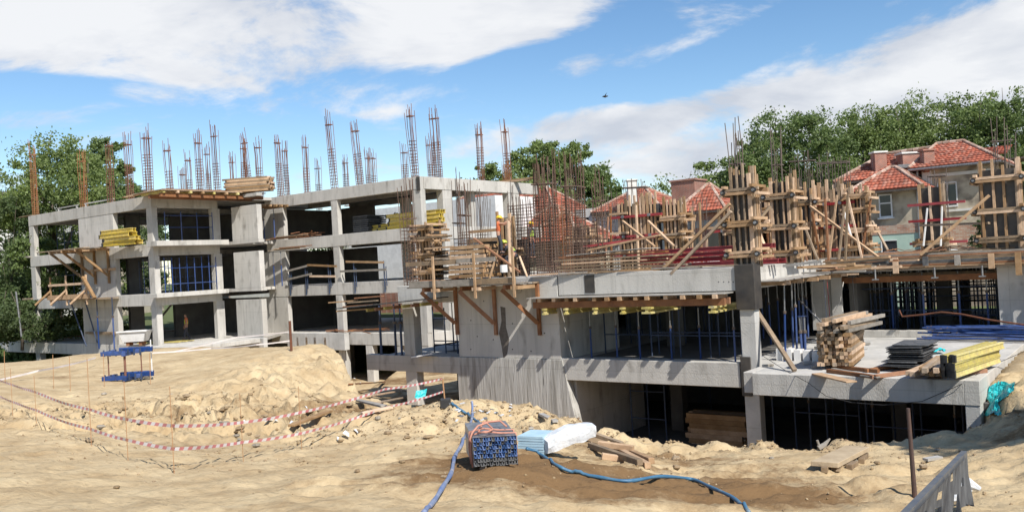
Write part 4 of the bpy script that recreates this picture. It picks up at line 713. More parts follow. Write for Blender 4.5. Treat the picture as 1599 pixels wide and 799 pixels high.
def forms():
    random.seed(11)
    column_form('tallest timber column form, on the near corner of the deck',-10.45,26.0,3.0,.58,.5,3.2,4,3,(.35,1.3,2.3))
    column_form('second tall column form, just behind the near corner one',-10.5,29.6,3.0,.6,.6,3.1,4,4,(.3,1.2,2.25))
    column_form('narrow column form right of the second, with dark clamp plates',-11.3,34.6,3.0,.5,.55,3.15,3,4,(.45,1.35,2.2))
    wall_form('long wall form of upright timbers between the column forms',-10.95,-9.75,34.7,3.0,3.05,8,zs=(.3,1.2,2.1))
    column_form('broad crowded column form at the right end of the long wall form',-9.42,34.9,3.0,.5,.5,2.75,5,3,(.3,1.0,1.75,2.3),nuts=False)
    column_form('lone column form with dark panels in front of the plastered house',-7.45,38,3.0,.75,.5,2.9,3,2,(.35,),nuts=False)
    for z in (.35,1.25,1.9): 
        b=MB(True); b.box(-8.3,-6.2,37.6,37.69,3+z,3.1+z); o=b.build('waler','red'); tag(o,{.35:'lowest',1.25:'middle',1.9:'topmost'}[z]+' red steel bar across the lone form before the plastered house','steel bar')
    column_form('big column form at the right edge with round dark clamps',-4.55,34.5,3.0,1.05,.8,3.15,4,5,(.35,1.35,2.45))
    wall_form('wide wall form with red bars behind the stacked red beams',-17.9,-16.1,31,3.0,3.0,11)
    column_form('short crowded form left of the brick house',-15.6,31.5,3.0,.6,.5,2.75,5,3,(.4,1.2,1.9),nuts=False)
    column_form('small form in front of the brick house wall',-12.9,32.5,3.0,.6,.5,2.5,5,3,(.5,1.4),nuts=False)
    column_form('low form directly left of the tallest corner form',-12.3,30.5,3.0,.7,.5,2.3,5,3,(.4,1.2),nuts=False)
    column_form('rough column form at the left corner of the nearer deck',-25.0,27.2,2.85,.7,.6,2.7,5,3,(.45,1.15,1.85,2.3),nuts=False,hv=.7)
    column_form('upright timber form the orange worker is reaching for',-20.9,27.3,3.0,.45,.4,2.6,3,2,(.9,),nuts=False)
    column_form('half built form between the two rear cages near the vested worker',-19.9,31.5,3.0,.9,.4,2.1,5,3,(.5,1.3),nuts=False)
    column_form('further column form seen in the gap between the two tallest forms',-12.6,33.5,3.0,.6,.6,2.9,4,3,(.4,1.2,2.0),nuts=False)
    column_form('rear form peeping right of the second tall column form',-12.6,37.5,3.0,.7,.6,3.1,5,3,(.4,1.2,2.0),nuts=False)
    wall_form('rear timber wall form glimpsed behind the long wall form',-12.6,-10.6,39.5,3.0,3.2,8,zs=(.4,1.4,2.2))
    wall_form('low shuttering wall behind the red beams near the tallest form',-14.6,-12.8,33.2,3.0,2.2,8,zs=(.4,1.3))
    for i in range(64):
        px=random.choice((random.uniform(1165,1350),random.uniform(1190,1345),random.uniform(940,1130))); v=random.uniform(30,38); u,_=PV(px,400,v); hh=random.uniform(1.2,2.8); b=MB(True); b.bar((u,v,3.0),(u+random.uniform(-.5,.5),v+random.uniform(-.2,.2),3+hh),.1,.06); o=b.build('timber_brace',random.choice(('wood','woodo','woodr','wood'))); tag(o,'upright loose timber standing among the forms on the nearer deck','timber brace','loose timbers standing among the forms')
    P=PL(1172,367,VA,36); b=MB(); b.box(P.x,P.x+1.0,P.y,P.y+.05,3.2,P.z); o=b.build('white_board','white'); tag(o,'white board standing between the two tallest column forms','board')
    # raking braces
    B=[((1030,425,25.5),(1140,318,25.55),.12,.09,'long pale brace leaning on the tallest corner form, upper of the pair','wood'),
       ((1048,428,25.35),(1142,330,25.4),.12,.09,'weathered brace leaning on the tallest corner form, lower of the pair','woodo'),
       ((972,345,30.6),(1022,385,29.6),.1,.08,'short brace sloping down from the wide wall form with red bars','wood'),
       ((1012,345,30.7),(1052,384,29.7),.1,.08,'second short brace on the right half of the wide wall form','wood'),
       ((1265,322,34.0),(1372,402,32.7),.1,.08,'long thin pale brace falling rightwards before the long wall form','wood'),
       ((1437,398,33.2),(1545,305,33.6),.13,.1,'long brace rising to the big column form at the right edge','wood'),
       ((1362,345,36),(1386,390,35),.08,.07,'thin brace standing against the green base of the annex','woodo'),
       ((1318,330,34.2),(1330,372,33.9),.08,.06,'white painted strut on the broad crowded form','white'),
       ((1448,325,37.3),(1442,384,37.2),.07,.06,'leftmost white strut of the lone form','white'),((1471,322,37.3),(1469,384,37.2),.07,.06,'right hand white strut of the lone form','white'),
       ((1180,350,28.6),(1200,400,28.2),.1,.08,'short brace between the two tallest column forms','wood'),((1203,322,29),(1180,350,28.6),.1,.08,'stub of timber leaning left of the second column form','woodo'),
       ((740,372,26.3),(812,425,26.1),.09,.07,'diagonal brown timber across the stacked boards by the orange worker','woodr'),
       ((794,345,26.4),(797,425,26.3),.12,.06,'pale upright board in the hands of the orange worker','wood'),
       ((811,400,26.2),(823,432,26.0),.08,.06,'small raking strut right of the worker platform','wood')]
    for p,q,w,h,l,m in B: 
        P=PL(p[0],p[1],VA,p[2]); Q=PL(q[0],q[1],VA,q[2]); plank('timber_brace',l,'timber brace',P,Q,w,h,m)
    p=PL(1437,352,VA,37.4); q=PL(1545,348,VA,34.0); plank('timber_rail','horizontal timber running from the lone form to the big right form','timber rail',p,q,.1,.08,'woodo')
forms()
# ================================================================ FORMWORK UNDER THE DECK, BRACKETS, EDGE BOARDS
def edge_work():
    random.seed(5)
    # canopy of slab formwork in front of the deck beam
    R=T('slab_formwork','plywood slab formwork with joists and yellow beams hanging under the deck edge','formwork',W(-17.5,24.7,1.7),YAW)
    b=MB(True); b.box(-18.1,-10.7,24.55,25.29,2.245,2.275); b.build('plywood_sheet','ply',R)
    for i in range(13):
        u=-17.6+i*.55+random.uniform(-.1,.1); b=MB(True); b.box(u-.07,u+.07,24.45+random.uniform(0,.2),25.29,2.12,2.242); b.build('joist','wood',R)
    b=MB(True); b.box(-17.9,-10.75,24.68,24.8,1.9,2.117); b.build('bearer','woodr',R); b=MB(True); b.box(-17.9,-10.75,25.05,25.15,1.92,2.117); b.build('bearer','woodr',R)
    for u,w in ((-17.4,.1),(-16.5,.1),(-15.35,.12),(-14.3,.12),(-13.5,.35),(-11.2,.2)):
        b=MB(True); b.box(u,u+w,24.5,26.6,1.68,1.74); b.box(u+w*.35,u+w*.65,24.52,26.6,1.741,1.83); b.box(u,u+w,24.5,26.6,1.831,1.893); b.build('yellow_beam','yelo',R)
    # left piece near the middle column
    R=T('slab_formwork','sagging plywood formwork with stacked offcuts by the middle column','formwork',W(-25.5,24.4,1.9),YAW)
    b=MB(True); b.add([(-27.4,23.9,2.05),(-22.3,24.3,2.35),(-22.3,25.2,2.35),(-27.4,25.2,2.05),(-27.4,23.9,2.09),(-22.3,24.3,2.39),(-22.3,25.2,2.39),(-27.4,25.2,2.09)],BOXF); b.build('plywood_sheet','film2',R)
    for i in range(7): u=-26+i*.5; b=MB(True); b.box(u,u+.1,24.3,25.25,1.9+i*.03,2.02+i*.03); b.build('joist','woodr' if i%2 else 'yelo',R)
    for i,(a,z) in enumerate(((-27.6,1.95),(-27.3,2.12),(-27.1,2.28),(-28.4,2.3),(-26.9,2.45))):
        b=MB(True); b.bar((a,24.2+.1*i,z),(a+1.5,24.5+.05*i,z+.05),.18,.05); o=b.build('plank',('wood','woodr','woodo')[i%3]); tag(o,['lowest','second lowest','middle','longest, leftmost','uppermost'][i]+' loose plank piled by the middle column','plank')
    # worker platform on brackets over the shear wall
    R=T('work_platform','timber work platform with guard rail on brackets over the tall shear wall','platform',W(-20,24.2,2.5),YAW)
    for i in range(5): b=MB(True); v=24.05+i*.245; b.box(-23.3+random.uniform(-.1,.1),-18.0+random.uniform(-.2,.1),v,v+.23,2.78,2.83); b.build('deck_board','woodg' if i<3 else 'woodo',R)
    b=MB(True); b.box(-23.2,-19.9,23.98,24.03,2.80,3.04); b.build('toe_board','woodg',R); b=MB(True); b.box(-19.9,-18.1,23.98,24.03,2.84,3.04); b.build('toe_board','woodo',R)
    b=MB(True); b.box(-23.3,-20.6,23.96,24.0,3.62,3.78); b.build('guard_rail','woodo',R); b=MB(True); b.box(-20.7,-18.9,23.92,23.959,3.64,3.8); b.build('guard_rail','woodg',R)
    for px,zt in ((678,3.95),(742,4.0),(803,4.1)):
        u,_=PV(px,430,23.93); b=MB(True); b.box(u-.045,u+.045,23.86,23.915,2.35,zt); b.build('guard_post','wood',R); b=MB(True); b.box(u-.16,u+.16,23.88,24.9,2.62,2.74); b.build('ledger','wood',R)
    for u in (-22.75,-20.85,-18.85):
        b=MB(True); b.box(u+.72,u+.84,25.18,25.285,.9,2.75); b.bar((u,24.15,2.62),(u+.78,25.12,1.35),.12,.14); b.box(u+.1,u+.22,24.1,25.17,2.62,2.776); b.build('bracket','woodr',R)
    # short strip of boards right of the platform
    for i in range(6):
        b=MB(True); a=-18.3+i*1.2; b.bar((a,25.2+.05*i,3.06+.01*i),(a+1.7,25.45,3.08),.2,.05); o=b.build('plank',('wood','woodg','woodo')[i%3]); tag(o,'loose board lying along the deck edge, '+ORD[i]+' right of the worker platform','plank')
    # edge boards of the rear deck edge (right)
    for i in range(9):
        z=2.50+.062*i; u0=-11.0+random.uniform(-.4,.6); u1=4+random.uniform(-1,3); b=MB(True); b.box(u0,u1,33.4+.06*random.random(),33.95,z,z+.056); o=b.build('edge_board',('woodo','woodg','wood','film2','woodr')[(i*2)%5]); tag(o,f'long board in the layered deck edge on the right, {ORD[i]} from the bottom','board','boards layered along the right hand deck edge')
    for i,px in enumerate((1272,1320,1398,1445,1495,1548,1590)):
        u,_=PV(px,410,33.3); h=(.35,.3,.55,.32,.35,.5,.75)[i]; b=MB(True); b.box(u-.09,u+.09,33.28,33.36,2.93-h,2.95); o=b.build('hanging_board',('ply','film2','wood','film2','woodg','wood','wood')[i]); tag(o,f'short upright board fixed on the right hand deck edge, {ORD[i]} from the left','board')
    for i,u in enumerate((-10.6,-8.6,-6.6,-5.1,-2.6)): 
        b=MB(True); b.tube([(u,33.35,2.55),(u,33.35,2.2)],.035,6); b.box(u-.1,u+.1,33.25,33.45,2.16,2.2); o=b.build('prop_head','steel'); tag(o,f'small prop head showing under the right deck edge, {ORD[i]} from the left','prop head')
    # formwork under rear deck edge: bearer visible
    for k,(z,m) in enumerate(((2.02,'woodr'),(2.1,'woodo'))):
        b=MB(True); b.box(-11,3,34.5+.5*k,34.62+.5*k,z,z+.22); o=b.build('bearer',m); tag(o,('front','rear')[k]+' long timber bearer in the shade under the right deck edge','timber bearer')
    # messy offcuts at the near corner, right of the black column form
    for i in range(26):
        a=-10.2+random.random()*1.6; v=25.3+random.random()*7.5; z=2.55+random.random()*.5; th=random.uniform(-.6,.6); L=random.uniform(.7,2.0)
        b=MB(True); b.bar((a,v,z),(a+L*math.cos(th),v+L*math.sin(th)*.6,z+random.uniform(-.06,.1)),random.choice((.1,.14,.2)),random.choice((.05,.08)))
        o=b.build('offcut',random.choice(('wood','woodo','wood','ply','woodg','film2','woodr'))); tag(o,'short timber offcut in the untidy pile over the near corner edge','timber offcut','timber offcuts heaped at the near corner of the deck')
    for i in range(7):
        b=MB(True); v=26.5+i*1.15; b.box(-10.35,-9.3+random.uniform(-.1,.3),v,v+.12,2.38,2.5); o=b.build('joist','wood'); tag(o,f'joist end jutting out under the side edge of the deck, {ORD[i]} from the near corner','joist')
    b=MB(True); b.box(-10.35,-9.5,26,34,2.52,2.545); o=b.build('plywood_sheet','ply'); tag(o,'narrow plywood strip along the side edge of the deck','plywood')
    # flat boards over the deck between the forms
    for i in range(16):
        u=-10+i*.9+random.uniform(-.5,.5); v=33.5+random.random()*1.2; z=3.03+.05*(i%3); b=MB(True); b.bar((u,v,z),(u+random.uniform(2,3.5),v+random.uniform(-.4,.4),z+.02),.15,.045); o=b.build('plank',random.choice(('wood','woodo','woodr','wood'))); tag(o,'plank lying flat among the forms along the right deck edge','plank','planks lying on the right hand deck edge')
    for i in range(14):
        u=-9+i*.75; b=MB(True); pts=[(u+.3*k,34.6+random.uniform(-.2,.2),3.1+random.uniform(.0,.18)) for k in range(6)]; b.tube(pts,.014,5); o=b.build('bent_bar','rusto'); tag(o,'bent rusty bar lying in the tangle before the plastered house','rebar','bent rusty bars on the right deck edge')
edge_work()
# ================================================================ PROPS AND SCAFFOLD
def prop(label,loc,h,m='blue',group=None,lean=(0,0),r=.03,name='steel_prop',rot=0):
    R=T(name,label,'steel prop',loc,(lean[0],lean[1],rot),group); s=.62
    o=cmesh(('outer_tube',m,r),lambda b:b.tube([(0,0,0),(0,0,1)],r,8),m); i_=cmesh(('inner_tube',r),lambda b:b.tube([(0,0,0),(0,0,1)],r*.72,8),'steel' if m!='blued' else 'blued')
    pl=cmesh(('plate',m),lambda b:b.box(-.07,.07,-.07,.07,0,.008),m); co=cmesh(('collar',r),lambda b:b.tube([(0,0,0),(0,0,.09)],r*1.6,8),'reb')
    inst('outer_tube',o,R,(0,0,.008),(0,0,0),(1,1,h*s)); inst('inner_tube',i_,R,(0,0,h*s),(0,0,0),(1,1,h*(1-s)-.01)); inst('base_plate',pl,R); inst('head_plate',pl,R,(0,0,h-.008)); inst('collar',co,R,(0,0,h*s-.02)); return R
def scaffold(label,u0,v0,u1,v1,z0,h,n,rails,m='blued',group=None,r=.028):
    R=T('scaffold',label,'scaffold',W((u0+u1)/2,(v0+v1)/2,z0),YAW,group)
    for i in range(n):
        t=i/(n-1); b=MB(True); b.tube([(u0+(u1-u0)*t,v0+(v1-v0)*t,z0),(u0+(u1-u0)*t,v0+(v1-v0)*t,z0+h*random.uniform(.92,1))],r,6); b.build('upright',m,R)
    for z in rails: b=MB(True); b.tube([(u0,v0,z0+z),(u1,v1,z0+z)],r*.8,6); b.build('rail',m,R)
    return R
def props():
    global PCI
    PCI=sorted([922,962,998,1028,1047,1092,1122,1146,903,945,985,1015,1070,1100,1135])
    random.seed(3)
    # under the near deck, middle level
    gl='blue props under the nearer deck'
    for i,(px,v) in enumerate(((922,26.2),(962,26.6),(998,26.0),(1028,27.6),(1047,26.4),(1092,26.6),(1122,27.4),(1146,25.9),(903,28.5),(945,30),(985,31),(1015,33),(1070,31),(1100,34),(1135,30))):
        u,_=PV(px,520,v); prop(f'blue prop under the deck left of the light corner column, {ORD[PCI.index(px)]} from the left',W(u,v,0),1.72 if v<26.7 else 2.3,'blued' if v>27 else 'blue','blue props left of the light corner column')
    scaffold('blue scaffold rail frame behind the props at the middle of the dark bay',-14.5,26.9,-11.2,26.9,0,2.1,4,(.75,.85)); scaffold('dim scaffold frame low at the left of the dark bay',-16.8,27.6,-14.0,27.6,0,1.9,3,(.7,))
    for i,(px,v,ln) in enumerate(((1185,27.6,0),(1203,31,0),(1224,26.6,.04),(1237,28,.03),(1243,29.5,.02),(1192,33,0),(1217,33.5,0),(1250,33.2,.0),(1256,31,0),(1262,33.6,0))):
        u,_=PV(px,520,v); prop(f'blue prop right of the light corner column, {ORD[i]} of that cluster',W(u,v,0),2.42,'blue',lean=(0,ln),r=.035)
    for i,(px,v) in enumerate(((1252,27.2),(1254,27.3),(1257,27.25))): u,_=PV(px,540,v); prop(('left','middle','right hand')[i]+' blue prop of three standing bunched beside the timber brace',W(u,v,0),1.35,'blue',lean=(0,.02*(i-1)),r=.04)
    P=G(1174,448,2.35) ; a=PL(1172,470,VA,26.3); c=G(1241,578,.05); plank('timber_brace','long timber brace leaning down to the terrace beside the blue props','timber brace',a,c,.13,.09,'woodo')
    # forest of props far inside: silhouettes against the bright gaps
    for i in range(150):
        v=35.6+random.random()*10.4; u,_=PV(random.choice((random.uniform(1345,1465),random.uniform(1300,1600))),470,v)
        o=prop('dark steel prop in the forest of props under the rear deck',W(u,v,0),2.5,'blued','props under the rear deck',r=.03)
    for i in range(26):
        u=-20+random.random()*9; v=34+random.random()*4; prop('dark steel prop deep behind the left bay of the nearer deck',W(u,v,0),2.5,'blued','props deep under the left bay',r=.03)
    for k,(v,z) in enumerate(((35.2,.9),(35.2,1.75),(36.4,.6),(37.2,1.3),(38.5,1.2),(39.1,.35),(39.8,1.7),(40.6,.9),(41.5,.8),(41.5,1.5),(42.2,.4),(43.1,1.3),(44,1.9),(44,1.1),(45.2,.7))):
        b=MB(True); b.tube([(-10.3,v,z),(11,v,z)],.025,6); o=b.build('scaffold_tube','blued'); tag(o,f'horizontal scaffold tube among the rear props, {ORD[k]} from front to back','scaffold tube')
    for i,u in enumerate((-9.9,-8.4,-7.3,-6.1,-5.2)): prop(f'blue upright at the front edge of the rear deck, {ORD[i]} from the left',W(u,34.7,.25),2.1,'blue',r=.04)
    for i,u in enumerate((-3.85,-3.7,-3.3)): prop(('first','second','third')[i]+' blue prop right of the broad pale column at the picture edge',W(u,33.7,.25),2.3,'blue',r=.035)
    for i,(p,q) in enumerate((((1250,470,28.5),(1340,562,26.2)),)): a=PL(*p[:2],VA,p[2]); c=PL(*q[:2],VA,q[2]); b=MB(); b.tube([a,c],.025,8); o=b.build('steel_tube','steel'); tag(o,'grey steel tube leaning over the timber stack','steel tube')
    a=PL(1404,484,VA,33.2);c_=PL(1409,494,VA,33.1); b=MB(); pts=[a,c_]+[PL(x,y,VA,v) for x,y,v in ((1440,491,33),(1470,487,32.9),(1500,490,32.8),(1545,499,32.5),(1600,507,32.2),(1640,512,32))]; b.tube(pts,.03,8); o=b.build('steel_tube','rust'); tag(o,'long bent rusty pipe hanging across the bay at the right','steel pipe')
    b=MB(); b.tube([PL(1268,435,VA,32),PL(1268,470,VA,32),PL(1274,494,VA,32),PL(1284,500,VA,32),PL(1300,492,VA,32),PL(1312,470,VA,32),PL(1317,440,VA,32)],.014,6); o=b.build('cable','ply',smooth=True); tag(o,'pale looped cable hanging under the deck right of the blue props','cable')
    for i,(px,m) in enumerate(((1291,'red'),(1286,'hosep'),(1331,'black'))): 
        b=MB(); b.tube([PL(px,432,VA,31.5+i),PL(px+3,470,VA,31.5+i),PL(px+6,515,VA,31.5+i)],.012,6); o=b.build('cable',m); tag(o,('red','blue','black')[i]+' cable hanging straight down beneath the deck edge','cable')
    b=MB(); b.tube([G(1180,548,.3),G(1230,580,.02),G(1262,597,-.1)]+[PV3(x,y,23.72) for x,y in ((1290,618),(1330,628),(1380,632),(1440,626),(1500,600))]+[G(1545,572,.1),G(1600,548,.25)],.009,5); o=b.build('cable','black'); tag(o,'thin black cable drooping across the front of the terrace beam','cable')
    BI=sorted([928,957,925,1206,1263,1320,1362,1395,1437,1490,1300,1110,1040])
    # basement
    for i,(px,v) in enumerate(((928,28),(957,28.4),(925,30),(1206,28),(1263,27.6),(1320,29),(1362,27.4),(1395,29),(1437,28.6),(1490,26.5),(1300,31),(1110,33),(1040,34))):
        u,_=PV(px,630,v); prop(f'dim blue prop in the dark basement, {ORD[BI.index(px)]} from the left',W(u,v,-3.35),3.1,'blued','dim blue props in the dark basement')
    scaffold('tall blue scaffold tower frame at the left of the basement opening',-16.2,28.2,-14.8,28.2,-3.35,3.1,3,(.9,1.9,2.7)); scaffold('dim scaffold frame left in the right hand basement opening',-9.8,27.5,-7.8,27.5,-3.35,3.0,3,(1.6,)); scaffold('dim scaffold frame right in the right hand basement opening',-7.4,26.8,-4.8,26.8,-3.35,3.0,3,(1.45,))
    # middle column bay
    for i in range(16): u=-24.1+random.random()*2.0; v=26+random.random()*5; prop('dark blue prop packed behind the middle column left of the shear wall',W(u,v,.03),2.0,'blued','props packed behind the middle column')
    scaffold('blue scaffold rails in the bay left of the tall shear wall',-24.2,26.3,-22.3,26.3,.03,2.0,4,(.35,.5,1.4))
    for i,(px,zt) in enumerate(((594,2.3),(617,2.2),(626,2.2))): u,_=PV(px,520,25.4); prop(('leftmost','middle','right hand')[i]+' of three dark blue props left of the middle column',W(u,25.4,.03),2.1,'blued',r=.05)
    p=PL(1246,0,VA,1)
def PV3(x,y,v): return PL(x,y,VA,v)
props()
def left_scaffold():
    random.seed(9)
    Z=[-.35,2.87,6,9]
    scaffold('blue scaffold grid filling the first floor bay of the projecting part',-50.1,30.0,-50.1,33.7,Z[1],2.35,8,(.55,1.55),'blue')
    scaffold('blue scaffold grid in the top bay of the projecting part',-50.1,30.2,-50.1,33.6,Z[2],2.1,4,(1.0,1.75),'blue')
    scaffold('second scaffold frame behind the one in the first floor bay',-52.5,30.0,-52.5,33.7,Z[1],2.3,6,(1.0,),'blued'); 
    scaffold('dark scaffold grid in the leftmost top bay',-66,31,-60.5,31,Z[2],2.2,6,(.9,1.6),'blued'); scaffold('dark scaffold grid in the leftmost middle bay',-66,31,-60.5,31,Z[1],2.3,6,(.9,1.6),'blued')
    scaffold('scaffold frame beside the shear wall in the middle storey',-54.8,31,-51.3,31,Z[1],2.3,4,(.3,1.7),'blued')
    for i,(px,py) in enumerate(((412,430),(428,430),(440,430),(412,350),(428,350))):
        u,_=PV(px,py,37.0); prop(('lower left','lower middle','lower right','upper left','upper right')[i]+' blue prop in the recess beside the tall block wall',W(u,37.0,Z[1] if py>400 else Z[2]),2.3,'blue',r=.04)
    for i,(px,zt) in enumerate(((153,1),(177,1))): u,_=PV(px,510,28.3); prop(('left','right')[i]+' blue prop carrying the timber bracket platform of the left frame',W(u,28.3,-.5),3.3,'blue',r=.05)
    for i,(p,q) in enumerate((((110,470),(135,540)),((133,470),(152,535)))): b=MB(); b.tube([PL(*p,VA,28.4),PL(*q,VA,28.7)],.045,8); o=b.build('raking_prop','blued'); tag(o,('outer','inner')[i]+' slanting dark prop below the bracket platform of the left frame','steel prop')
    # guard rails at first floor, right block
    R=T('guard_rail','temporary guard rail with timber boards at the middle floor edge of the left frame','guard rail',W(-45,37.6,Z[1]),YAW)
    for px in (452,477,513,553,600):
        u,_=PV(px,430,37.65); b=MB(True); b.tube([(u,37.66,Z[1]-.7),(u,37.66,Z[1]+1.25)],.04,6); b.tube([(u+.18,37.66,Z[1]-.3),(u+.18,37.66,Z[1]+.9)],.03,6); b.build('post','blued',R)
    for (a,z0,c,z1,m) in ((-47.9,.95,-45.6,1.25,'woodg'),(-45.6,1.3,-42.7,1.1,'woodo'),(-45.4,.55,-42.9,.45,'woodo'),(-47.8,.4,-45.2,.7,'woodg'),(-41.8,1.35,-38.4,1.15,'woodo'),(-42.4,.75,-38.2,.7,'woodg')):
        b=MB(True); b.bar((a,37.58,Z[1]+z0),(c,37.58,Z[1]+z1),.05,.13); b.build('rail','wood' if m=='woodo' else m,R)
    # timber bracket platforms, left shear wall
    R=T('bracket_platform','upper timber platform on diagonal brackets against the left shear wall','platform',W(-57,28.6,5.9),YAW)
    for i in range(5): b=MB(True); v=27.2+i*.45; b.box(-60.6+random.uniform(-.6,.6),-55.3+random.uniform(-.3,.9),v,v+.42,6.02+.03*(i%2),6.07+.03*(i%2)); b.build('deck_board',('woodo','wood','woodg')[i%3],R)
    for u in (-59.2,-57.5,-55.7):
        b=MB(True); b.bar((u,27.3,5.9),(u,29.35,4.2),.12,.14); b.box(u-.06,u+.06,29.3,29.44,3.7,6.0); b.box(u-.06,u+.06,27.2,29.44,5.86,6.0); b.build('bracket','woodo' if u<-58 else 'wood',R)
    R=T('bracket_platform','lower timber platform with a guard rail at the left shear wall','platform',W(-58,28.4,2.7),YAW)
    for i in range(3): b=MB(True); v=28.0+i*.48; b.box(-61.2,-54.6,v,v+.45,2.72,2.78); b.build('deck_board','woodo',R)
    for u in (-60.8,-58.6,-55.9): b=MB(True); b.box(u-.06,u+.06,27.9,27.98,2.4,4.4-.1*random.random()); b.bar((u-.9,27.3,2.5),(u,27.95,3.4),.12,.12); b.build('guard_post','wood',R)
    b=MB(True); b.box(-60.9,-56,27.84,27.899,3.7,3.85); b.build('guard_rail','wood',R); b=MB(True); b.box(-61.2,-55.4,27.86,27.9,2.79,3.1); b.build('toe_board','wood',R); b=MB(True); b.bar((-56,27.8,4.2),(-54.6,27.8,2.8),.2,.14); b.build('guard_brace','wood',R)
    b=MB(True); b.box(-58.2,-54.9,29.3,29.44,4.55,4.7); o=b.build('timber_rail','wood'); tag(o,'short horizontal timber across the upper brackets of the left shear wall','timber rail')
    b=MB(True); b.box(-58.9,-55.3,29.2,29.44,.35,.5); o=b.build('timber_rail','woodo'); tag(o,'horizontal timber at the foot of the left shear wall','timber rail')
    # canopy over the bay
    R=T('canopy_formwork','timber formwork deck jutting out over the projecting bay at roof level','formwork',W(-49,31,8.6),YAW)
    b=MB(True); b.box(-51.0,-47.7,28.6,36.2,9.08,9.13); b.build('plywood_sheet','woodo',R)
    for i in range(9): v=28.8+i*.85; b=MB(True); b.box(-50.28,-47.6-.2*random.random(),v,v+.14,8.93,9.076); b.build('joist','wood' if i%2 else 'yelo',R)
    b=MB(True); b.box(-48.1,-47.9,28.7,36.1,8.7,8.927); b.build('bearer','woodr',R); b=MB(True); b.box(-49.3,-49.1,28.7,36.1,8.7,8.927); b.build('bearer','woodr',R)
    R=T('bay_formwork','small formwork deck between the tall block wall and the right part','formwork',W(-47,36.2,8.6),YAW)
    b=MB(True); b.box(-49,-47.2,35.4,37.6,8.3,8.35); b.build('plywood_sheet','woodo',R); 
    for i in range(5): v=35.5+i*.45; b=MB(True); b.box(-48.9,-47.0,v,v+.12,8.16,8.297); b.build('joist','wood',R)
    for i in range(6): b=MB(True); z=(6.05,5.3)[i%2]+.06*(i//2); b.bar((-49.0+.3*i,36.9,z),(-46.3+.3*i,37.35,z+.02),.16,.05); o=b.build('plank',('wood','woodo','woodr')[i%3]); tag(o,('upper','lower')[i%2]+' ledge plank in the recess beside the block wall, '+ORD[i//2]+' of three','plank','loose planks on the ledge in the recess')
left_scaffold()
# ================================================================ STACKS
def stack(label,cat,origin,yaw,rows,cols,w,h,L,mats,group,name='timber_beam',jit=.03,ljit=.15,endcap=None,turn=.01,gap=.004,drop=0,bev=.004):
    """origin = centre of the visible end, beams run away along yaw; every beam its own object"""
    for r in range(rows):
        for c in range(cols):
            if drop and r>=rows-2 and random.random()<drop: continue
            m=random.choice(mats); Lr=round(L+random.uniform(-ljit,ljit),1); b=cmesh((name,Lr,w,h,m),lambda b:b.box(0,Lr,-w/2,w/2,0,h),m)
            off=random.uniform(-jit,jit)*2; y=(c-(cols-1)/2)*(w+gap)+random.uniform(-jit,jit)*.2; ca,sa=math.cos(yaw),math.sin(yaw)
            x=off; loc=(origin[0]+ca*x-sa*y,origin[1]+sa*x+ca*y,origin[2]+r*(h+gap)); o=inst(name,b,None,loc,(0,0,yaw+random.uniform(-turn,turn))); tag(o,f'{label}, row {r+1} up, place {c+1}' if False else label+', '+ORD[r]+' row up, '+ORD[c]+' across',cat,group)
            if endcap: 
                e=cmesh(('end_cap',w,h,endcap),lambda b:b.box(-.004,.06,-w/2-.003,w/2+.003,-.003,h+.003),endcap); inst('end_cap',e,o,(-.002,0,0))
def ibeams(label,origin,yaw,rows,cols,L,m,group,jit=.1,cap='black',s=1.0,turn=.02):
    def f(b,L=L): b.box(0,L,-.04*s,.04*s,0,.04*s); b.box(0,L,-.015*s,.015*s,.0401*s,.1599*s); b.box(0,L,-.04*s,.04*s,.16*s,.2*s)
    me=cmesh(('formwork_beam',L,m,s),f,m); ce=cmesh(('beam_end',cap,s),lambda b:b.box(-.003,.08,-.043*s,.043*s,-.002,.202*s),cap)
    for r in range(rows):
        for c in range(cols):
            y=(c-(cols-1)/2)*.1*s; x=random.uniform(-jit,jit); ca,sa=math.cos(yaw),math.sin(yaw)
            o=inst('formwork_beam',me,None,(origin[0]+ca*x-sa*y,origin[1]+sa*x+ca*y,origin[2]+r*.207*s),(0,0,yaw+random.uniform(-turn,turn))); tag(o,label+', '+ORD[r]+' layer, '+ORD[c]+' across','formwork beam',group); inst('end_cap',ce,o)
